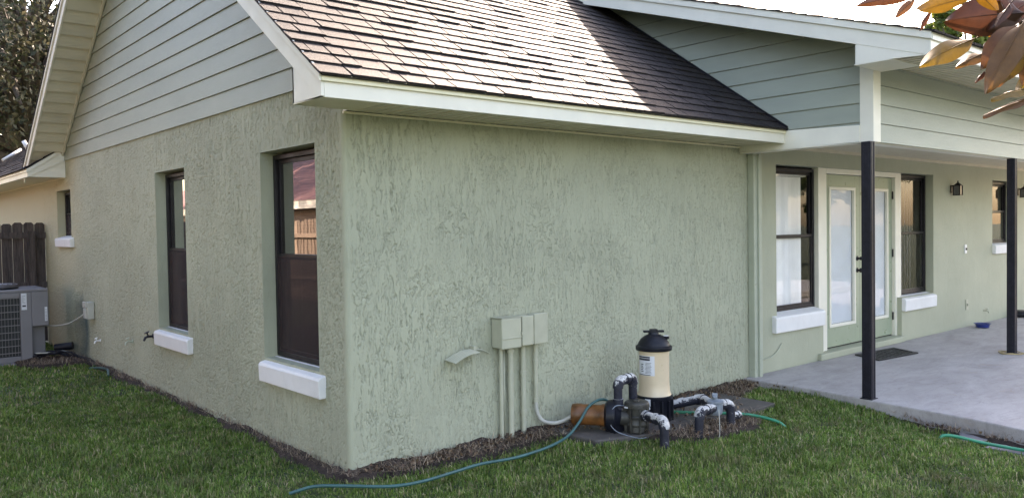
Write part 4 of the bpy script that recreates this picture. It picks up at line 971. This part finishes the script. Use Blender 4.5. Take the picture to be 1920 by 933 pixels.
def picket(mb, c, dirv, wdt, z0, z1, th, q):
    d = Vector(dirv); n = Vector((-d.y, d.x, 0)); c = Vector(c)+n*q.uniform(-.004, .004); cl = .03
    prof = [(-wdt/2, z0), (wdt/2, z0), (wdt/2, z1-cl), (wdt/2-cl, z1), (-wdt/2+cl, z1), (-wdt/2, z1-cl)]
    vs = [c+d*u+Vector((0, 0, z))+n*(-th/2) for u, z in prof]+[c+d*u+Vector((0, 0, z))+n*(th/2) for u, z in prof]
    mb.add(vs, [(0, 1, 2, 3, 4, 5), (11, 10, 9, 8, 7, 6)]+[(i, i+6, (i+1) % 6+6, (i+1) % 6) for i in range(6)])
FN = thing('wooden_fence', 'dark weathered wooden picket fence meeting the house behind the air conditioner', 'fence', (-1, 9, 0)); q = random.Random(5)
x = -.075
while x > -2.2:
    m = MB(); picket(m, (x, 9.04, 0), (1, 0, 0), .135, .03, 1.79+q.uniform(-.012, .012), .018, q); m.build('picket', M['fence_dark'], FN); x -= .141
m = MB(); m.box((-2.25, 8.985, 1.56), (-.005, 9.025, 1.65)); m.build('rail', M['fence_dark'], FN)
m = MB(); m.box((-2.25, 8.985, .83), (-.005, 9.025, .92)); m.build('rail', M['fence_dark'], FN)
for px in (-.205, -2.2): m = MB(); m.box((px-.045, 8.90, 0), (px+.045, 8.984, 1.67 if px > -1 else 1.8)); m.build('post', M['fence_dark'], FN)

# sunlit fence and neighbour house, mirrored in the gable windows
FN = thing('side_fence', 'sunlit tan picket fence along the side yard, mirrored in the gable windows', 'fence', (-5.6, 12, 0)); m = MB(); y = -1
while y < 34: picket(m, (-5.6, y, 0), (0, 1, 0), .13, .02, 1.86+q.uniform(-.03, .03), .02, q); y += .165
m.build('pickets', M['fence_light'], FN)
m = MB(); m.box((-5.585, -1, 1.45), (-5.54, 34, 1.54)); m.box((-5.585, -1, .5), (-5.54, 34, .59))
for k in range(15): m.box((-5.58, -1+k*2.4, 0), (-5.49, -.91+k*2.4, 1.7))
m.build('rails', M['fence_light'], FN)
NH = thing('neighbor_house', 'neighbouring house with brown roof beyond the side fence', 'house', (-12, 10, 0))
m = MB(); m.box((-20, 4, 0), (-9.5, 36, 2.6)); m.build('wall', simple('pale_pink_wall', (.28, .21, .18), .7), NH)
m = MB(); m.box((-9.0, 3.5, 2.3), (-8.9, 36.5, 2.55)); m.build('fascia', M['trim'], NH)
m = MB(); deck(m, [(-8.88, 3.5, 2.56), (-8.88, 36.5, 2.56), (-15, 36.5, 5.6), (-15, 3.5, 5.6)]); deck(m, [(-21, 3.5, 2.56), (-21, 36.5, 2.56), (-15, 36.5, 5.6), (-15, 3.5, 5.6)]); m.build('roof', simple('reddish_roof', (.20, .095, .085), .8, var=.3, vscale=2), NH, fix=False)

# ------------------------------------------------------------------ trees
def leaves_mesh(name, centers, radii, n, size, mat, parent, flat=.8, seed=1):
    r = np.random.default_rng(seed); C_ = np.asarray(centers, float); Rr = np.asarray(radii, float)
    w_ = Rr**2; idx = r.choice(len(C_), n, p=w_/w_.sum())
    d = r.normal(size=(n, 3)); d /= np.linalg.norm(d, axis=1)[:, None]; rr = Rr[idx]*(r.random(n)**.45)
    c = C_[idx]+d*rr[:, None]*np.array([1, 1, flat])
    a = r.normal(size=(n, 3)); a /= np.linalg.norm(a, axis=1)[:, None]; b = np.cross(a, r.normal(size=(n, 3))); b /= np.linalg.norm(b, axis=1)[:, None]
    s_ = size*(.6+.8*r.random(n))[:, None]
    v = np.stack([c-a*s_, c+b*s_*.45, c+a*s_, c-b*s_*.45], 1).reshape(-1, 3)
    return numpy_mesh(name, v, np.arange(n*4).reshape(-1, 4), np.zeros((0, 3), int), mat, parent)
def tree(name, base, h, cr, nclump, nleaf, size, mat, label, cat, seed, zfrac=.62, group=None):
    r = random.Random(seed); T = thing(name, label, cat, base, group); B = Vector(base)
    m = MB(); top = B+Vector((r.uniform(-.5, .5), r.uniform(-.5, .5), h*.55))
    m.tube(bend([B-Vector((0, 0, .2)), B+(top-B)*.5+Vector((r.uniform(-.2, .2), r.uniform(-.2, .2), 0)), top], 4), [h*.035*(1-.6*i/8) for i in range(9)], 10)
    cs = []; rs = []
    for k in range(nclump):
        a = r.uniform(0, 2*math.pi); e = r.uniform(-.45, 1.0); rho = cr*r.uniform(.35, 1)
        c = B+Vector((math.cos(a)*rho*math.sqrt(max(.1, 1-e*e*.6)), math.sin(a)*rho*math.sqrt(max(.1, 1-e*e*.6)), h*zfrac+e*h*.36)); cs.append(c); rs.append(cr*r.uniform(.11, .24))
        st = B+(top-B)*r.uniform(.45, 1); mid = (st+c)/2+Vector((r.uniform(-.4, .4), r.uniform(-.4, .4), r.uniform(0, .5)))
        m.tube(bend([st, mid, c], 3), [h*.013*(1-.8*i/6) for i in range(7)], 6)
    m.build('trunk', M['wood_trunk'], T)
    leaves_mesh('crown', cs, rs, nleaf, size, mat, T, seed=seed)
    return T
tree('oak_tree', (3.2, 27, 0), 14.5, 7.8, 170, 36000, .085, M['oak_leaf'], 'large dark oak tree behind the far wing roof at the left', 'tree', 3, .52)
tree('oak_tree', (-6.0, 30, 0), 12, 6, 60, 26000, .12, M['oak_leaf'], 'oak tree further left beyond the fence', 'tree', 8, .58)
tree('distant_tree', (44.5, 12.6, 0), 12.6, 2.6, 36, 7000, .18, M['yellow_leaf'], 'small sunlit treetop above the porch roof behind the magnolia leaves', 'tree', 4, .66)
for k, (bx, by, hh) in enumerate(((14, -14, 6), (19, -13, 5.5), (10, -16, 5.5), (24, -13, 6), (31, -12, 6.5))):
    tree('garden_shrub', (bx, by, 0), hh, 2.9, 26, 7000, .10, M['yellow_leaf'], 'yellow green garden tree %s, mirrored in the porch glass' % ('opposite the french doors', 'opposite the far post', 'nearest the lawn corner', 'beyond the far end of the patio', 'farthest along the back yard')[k], 'tree', 20+k, .5, 'garden trees facing the porch')

for k, (bx, by, hh) in enumerate(((-8.8, -4.5, 11), (-8.2, 1.5, 10.5), (-8.8, 7.0, 9))):  # unseen trees added to hold sky light off the gable wall
    tree('added_shade_tree', (bx, by, 0), hh, 3.9, 34, 14000, .14, M['added_tree_leaf'], 'unseen dark tree added to shade the gable wall, %s' % ('the one behind the camera', 'the one opposite the middle gable window', 'the one next to the side fence')[k], 'tree', 40+k, .5, 'unseen trees added to shade the gable wall')
# magnolia: trunk out of frame, one limb with big leaves hanging into the picture
MG = thing('magnolia_tree', 'magnolia branch with large rusty brown leaves hanging in at the top right', 'magnolia', (1.6, -6.4, 0))
m = MB(); m.tube(bend([(1.6, -6.4, -.1), (1.55, -6.35, 1.2), (1.65, -6.45, 2.6), (1.5, -6.4, 4.4)], 5), [.13-.006*i for i in range(16)], 10); m.build('trunk', M['wood_trunk'], MG)
m = MB(); m.tube(bend([(1.6, -6.4, 1.9), (.8, -5.6, 2.35), (-.1, -4.75, 2.22), (-.75, -4.25, 2.03), (-.90, -4.20, 1.985)], 6), [.035-.00125*i for i in range(25)], 8)
m.tube(bend([(-.75, -4.25, 2.03), (-.86, -4.12, 2.045), (-.96, -4.06, 2.05)], 4), .004, 6)
m.tube(bend([(-.75, -4.25, 2.03), (-.90, -4.24, 1.96), (-.93, -4.24, 1.87)], 4), .004, 6)
m.build('limb', M['wood_trunk'], MG)
LV = [
((-.922,-4.216,1.999),(-1.033,-4.122,1.994),(-.64,-.76,-.13),.075),((-.941,-4.136,1.965),(-1.124,-4.113,1.905),(-.27,-.83,.5),.041),
((-.989,-4.158,2.032),(-1.154,-4.124,1.991),(-.07,-.89,-.46),.043),((-.971,-4.041,2.063),(-1.111,-3.988,2.038),(-.37,-.93,.09),.024),
((-.953,-4.029,2.062),(-1.004,-4.014,2.021),(-.56,-.7,.43),.018),((-.952,-4.058,2.032),(-.969,-4.044,1.994),(-.92,-.1,.38),.012),
((-1.016,-4.242,1.966),(-1.115,-4.215,1.841),(-.76,-.4,.51),.047),((-.958,-4.213,1.974),(-1.041,-4.184,1.893),(-.51,-.82,.23),.044),
((-.921,-4.154,1.94),(-1.024,-4.133,1.907),(-.35,-.65,.67),.025),((-.984,-4.167,1.892),(-.999,-4.155,1.873),(-.75,.12,.65),.012),
((-1.037,-4.256,1.845),(-1.142,-4.232,1.824),(-.25,-.31,.92),.026),((-1.037,-4.256,1.828),(-1.153,-4.223,1.798),(-.28,-.12,.95),.026),
((-.921,-4.22,1.927),(-.989,-4.19,1.871),(-.46,-.89,.08),.038),((-1.05,-4.171,2.032),(-1.054,-4.21,1.985),(-.97,.21,-.1),.028),
((-1.079,-4.24,1.984),(-1.122,-4.231,1.945),(-.67,-.05,.74),.019),((-.911,-4.228,1.946),(-.933,-4.212,1.869),(-.95,-.22,.22),.034),
((-.945,-4.201,1.883),(-.998,-4.182,1.861),(-.23,-.94,-.26),.02),((-.838,-4.213,1.906),(-.885,-4.187,1.862),(-.73,-.41,.55),.033),
((-.78,-4.205,2.059),(-.866,-4.158,2.037),(-.52,-.75,.41),.048),((-.869,-4.13,2.009),(-.83,-4.165,1.966),(-.82,-.32,-.48),.043)]
LC = {'m': (.050, .017, .006), 'b': (.115, .045, .010), 'y': (.15, .078, .008), 'o': (.17, .065, .008), 'r': (.065, .022, .008)}
LK = 'myyrbrbbbrybyorbbymy'
def leaf(base, tip, nrm, wdt, q, key):
    B, T, Nn = Vector(base), Vector(tip), Vector(nrm).normalized(); A_ = T-B; L = A_.length; A_.normalize(); Nn = (Nn-A_*Nn.dot(A_)).normalized(); Sd = A_.cross(Nn)
    n = 12; mm_ = 6; vs = []; curl = q.uniform(.10, .28); wv = q.uniform(0, 6)
    for i in range(n+1):
        t = i/n; wh = wdt/2*max(.02, (math.sin(math.pi*min(1, t**.85)))**.75); drop = -curl*L*(t*t-.3*t)
        for j in range(-mm_//2, mm_//2+1):
            s_ = j/(mm_/2); cup = .20*wdt*abs(s_)**1.4+.07*wdt*math.sin(wv+t*11+s_*2)*abs(s_)
            vs.append(B+A_*(L*t)+Sd*(wh*s_)-Nn*(cup)+Nn*drop*.0+Vector((0, 0, -abs(drop)*.25)))
    K_ = mm_+1; fs = [(i*K_+j, i*K_+j+1, (i+1)*K_+j+1, (i+1)*K_+j) for i in range(n) for j in range(mm_)]
    m = MB(); m.add(vs, fs, True); m.tube([B-A_*.02, B], .0018, 6)
    rb = [vs[i*K_+mm_//2]+Nn*.0008 for i in range(0, n+1)]; m.tube(rb, [.0016*(1-.8*i/n) for i in range(n+1)], 5)
    o = m.build('leaf', M['magnolia'], MG, fix=False); o.color = (*[c*q.uniform(.85, 1.2) for c in LC[key]], 1); sb = o.modifiers.new('sub', 'SUBSURF'); sb.levels = 1; sb.render_levels = 1
q = random.Random(2)
for L4, key in zip(LV, LK): leaf(*L4, q, key)
for k in range(9):
    b_ = Vector((-.86+q.uniform(-.05, .06), -4.20+q.uniform(-.05, .05), 1.99+q.uniform(-.06, .05))); d_ = Vector((q.uniform(-1, .6), q.uniform(-.6, .6), q.uniform(-.8, .7))).normalized()
    leaf(b_, b_+d_*q.uniform(.10, .15), (q.uniform(-.9, -.2), q.uniform(-1, -.3), q.uniform(-.4, .5)), q.uniform(.038, .055), q, q.choice('mbbro'))
leaves_mesh('crown', [(1.5, -6.4, 4.6), (2.2, -7.2, 4.2), (.9, -7.0, 4.4), (1.9, -5.9, 5.2)], [1.1, 1, .9, .8], 2500, .09, M['magnolia'], MG, seed=5)

# ------------------------------------------------------------------ ground cover
cp = np.array([-2.630283, -4.742449, 1.620795]); RXn, UPn, FWn = np.array(RX), np.array(UP), np.array(FW)
patio_poly = np.array(PE); pad_poly = np.array([(1.70, -.04), (3.80, -.04), (3.78, -.80), (2.9, -.84), (2.35, -.80), (1.72, -.58)]); st1 = np.array([(3.76, -2.42), (4.16, -2.44), (4.08, -2.98), (3.70, -2.92)]); st2 = np.array([(4.26, -2.14), (4.22, -2.40), (3.98, -2.34), (4.0, -2.26)])
ac_poly = np.array([(-1.5, 7.08), (-.28, 7.08), (-.28, 8.15), (-1.5, 8.15)])
def inpoly(x, y, P):
    c = np.zeros(len(x), bool); n = len(P); j = n-1
    for i in range(n):
        xi, yi = P[i]; xj, yj = P[j]; k = ((yi > y) != (yj > y)) & (x < (xj-xi)*(y-yi)/(yj-yi+1e-12)+xi); c ^= k; j = i
    return c
def visible(x, y, mg=.35):
    d = np.stack([x-cp[0], y-cp[1], -cp[2]+0*x], 1); z = d@FWn; u = d@RXn/np.maximum(z, .01)*1527.4/960; v = -(d@UPn)/np.maximum(z, .01)*1527.4/466
    return (z > .5) & (np.abs(u) < 1+mg) & (v < 1.5)
_ph = rng.random((12, 4))*6.28
def fbm(x, y):
    s_ = 0
    for k in range(12): f = .8*1.45**k; a = _ph[k, 3]; s_ = s_+np.sin(f*(x*math.cos(a)+y*math.sin(a))+_ph[k, 0]+1.3*np.sin(f*.7*(y*math.cos(a)-x*math.sin(a))+_ph[k, 1]))/(1.25**k)
    return s_/3.2
def gzv(x, y): return -.02-.012*np.minimum(np.maximum(0, -y-.9), 3)+.012*np.sin(x*1.7+.5)*np.sin(y*1.3)-.06*np.clip((x-3.75)/.3, 0, 1)*np.clip((-y-1.4)/.5, 0, 1)
def bareness(x, y):
    """0 = full lawn, 1 = bare soil or dead grass"""
    n = fbm(x*2.2, y*2.2)*.10+fbm(x*8, y*8)*.04
    strip = np.interp(x, [-.6, -.1, .25, .7, 1.2, 1.6, 2.0, 2.25, 2.5, 3.0, 3.3, 3.7, 4.5], [.03, .06, .22, .28, .28, .34, .60, 1.10, 1.24, 1.22, .90, .52, .20])   # width of the dirt strip along the porch-side wall
    b = np.clip((strip+n+y)/.16, 0, 1)*(x > -.02)
    b2 = np.clip((.10+n+x)/.08+.0, 0, 1)*(y > -.1)*(x < .1)               # narrow strip along the gable wall
    b3 = np.clip((.30+n-np.hypot((x+.25)*.8, y-6.95))/.12+1.6, 0, 1)*(y > 6.2)*(y < 8.6)
    xe = np.interp(-y, [0, .75, 1.38, 1.86, 2.24, 2.65, 3.2, 3.9], [4.48, 4.47, 4.37, 4.32, 4.27, 4.17, 4.10, 4.15])
    b4 = np.clip((x-xe+.03+.10*np.clip((-y-1.5)/.5, 0, 1)+n*.6)/.08, 0, 1)*(y < -.3)*(x < 4.6)
    return np.maximum(np.maximum(np.maximum(b, b2), b3), b4)
def blocked(x, y, pad_ok=False):
    b = ((x > -.004) & (y > -.004)) | inpoly(x, y, patio_poly) | inpoly(x, y, st1) | inpoly(x, y, ac_poly) | inpoly(x, y, st2)
    if not pad_ok: b |= inpoly(x, y, pad_poly)
    return b
def blades(name, x, y, length, width, lean, mat, label, cat, kind='stuff', zoff=0, flat=0, curve=.5):
    n = len(x); a = rng.random(n)*2*np.pi; l = length; z = gzv(x, y)+zoff
    ca, sa = np.cos(a), np.sin(a); tw = a+np.pi/2+rng.normal(0, .5, n); wx, wy = np.cos(tw)*width/2, np.sin(tw)*width/2
    hx = lean*l; hz = np.sqrt(np.maximum(1-lean**2, .02))*l
    b = np.stack([x, y, z], 1); m1 = b+np.stack([ca*hx*.35, sa*hx*.35, hz*.62], 1); t = b+np.stack([ca*hx, sa*hx, hz*(1-curve*lean**2)], 1)
    w3 = np.stack([wx, wy, 0*wx], 1)
    v = np.stack([b-w3, b+w3, m1+w3*.85, m1-w3*.85, t], 1).reshape(-1, 3); i = np.arange(n)*5
    o = numpy_mesh(name, v, np.stack([i, i+1, i+2, i+3], 1), np.stack([i+3, i+2, i+4], 1), mat)
    return tag(o, label, cat, kind=kind)
def scatter(n, x0, x1, y0, y1, pad_ok=False):
    x = rng.uniform(x0, x1, n); y = rng.uniform(y0, y1, n); k = visible(x, y) & ~blocked(x, y, pad_ok); return x[k], y[k]
# lawn: density falls with distance
xs_, ys_ = [], []
for n, (x0, x1, y0, y1) in ((620000, (-3.2, 4.6, -4.6, .6)), (220000, (-3.2, 0, .6, 4)), (110000, (-4, 0, 4, 10)), (30000, (-8, 0, 9, 20))):
    x, y = scatter(n, x0, x1, y0, y1); xs_.append(x); ys_.append(y)
x = np.concatenate(xs_); y = np.concatenate(ys_)
bn = bareness(x, y); cl = fbm(x*5, y*5); keep = rng.random(len(x)) < np.clip(1-bn*1.05, 0.012, 1)*np.clip(.75+.45*cl, .15, 1); x, y, bn, cl = x[keep], y[keep], bn[keep], cl[keep]
dist = np.hypot(x-cp[0], y-cp[1]); big = np.clip(dist/5, 1, 2.2)
ln = np.clip(rng.normal(.034, .013, len(x)), .012, .10)*np.clip(1+.5*fbm(x*3+5, y*3)+.35*fbm(x*11, y*11), .4, 2)*(1-.4*bn)
lean = np.clip(np.abs(rng.normal(.60, .28, len(x))), .05, .97)
blades('lawn_grass', x, y, ln, .0047*big, lean, M['grass'], 'short uneven green lawn grass around the house', 'grass')
# soil strip
m = MB(); step = .045; gx = np.arange(-.5, 4.6, step); gy = np.arange(-3.1, .03, step)
X, Y = np.meshgrid(gx, gy, indexing='ij'); Bn = bareness(X.ravel(), Y.ravel()).reshape(X.shape)
Z = gzv(X, Y)+np.where(Bn > .15, .006+.022*Bn*(1+fbm(X*9, Y*9))+.03*np.exp(-np.abs(Y)/.08)*(1+fbm(X*6, Y*3)), -.03)
vs = np.stack([X, Y, Z], -1).reshape(-1, 3).tolist(); K = len(gy)
fs = [(i*K+j, (i+1)*K+j, (i+1)*K+j+1, i*K+j+1) for i in range(len(gx)-1) for j in range(K-1) if max(Bn[i, j], Bn[i+1, j+1], Bn[i+1, j], Bn[i, j+1]) > .2 and not (gx[i] > 1.75 and gx[i] < 3.7 and -.52 < gy[j] < -.09)]
m.add(vs, fs, True)
gx = np.arange(-.75, .03, step); gy = np.arange(-.1, 8.4, step*2); X, Y = np.meshgrid(gx, gy, indexing='ij'); Bn = bareness(X.ravel(), Y.ravel()).reshape(X.shape)
Z = gzv(X, Y)+np.where(Bn > .15, .01+.03*Bn*(1+fbm(X*9, Y*9)), -.03); vs = np.stack([X, Y, Z], -1).reshape(-1, 3).tolist(); K = len(gy)
m.add(vs, [(i*K+j, (i+1)*K+j, (i+1)*K+j+1, i*K+j+1) for i in range(len(gx)-1) for j in range(K-1) if Bn[i, j] > .2 or Bn[i+1, j+1] > .2], True)
tag(m.build('soil', M['soil'], fix=False), 'strip of dark mulchy soil along the foot of the walls', 'soil', kind='stuff')
# dead straw on the bare parts
x, y = scatter(90000, -.6, 4.6, -3.0, .0, True); b = bareness(x, y); k = (b > .25) & (rng.random(len(x)) < np.where(inpoly(x, y, pad_poly), .05, .75)); x, y = x[k], y[k]
x2, y2 = scatter(24000, -.75, 0, -.1, 8.4); b = bareness(x2, y2); k = b > .3; x = np.concatenate([x, x2[k]]); y = np.concatenate([y, y2[k]])
n = len(x); blades('dead_grass', x, y, np.clip(rng.normal(.055, .03, n), .015, .16), .0036, np.clip(rng.normal(.85, .14, n), .3, .985), M['straw'], 'dry brown grass and stems on the bare soil', 'dead grass', zoff=.045)
x, y = scatter(14000, -.5, 4.5, -3.0, 0, True); b = bareness(x, y); k = (b > .35) & (rng.random(len(x)) < np.where((y > -.22) | (x > 3.9), .9, .22)); x, y = x[k], y[k]; n = len(x)
blades('leaf_litter', x, y, np.clip(rng.normal(.035, .012, n), .015, .07), .020, np.clip(rng.normal(.8, .15, n), .2, .98), M['litter'], 'dead brown leaves gathered at the foot of the wall', 'leaf litter', zoff=.05)
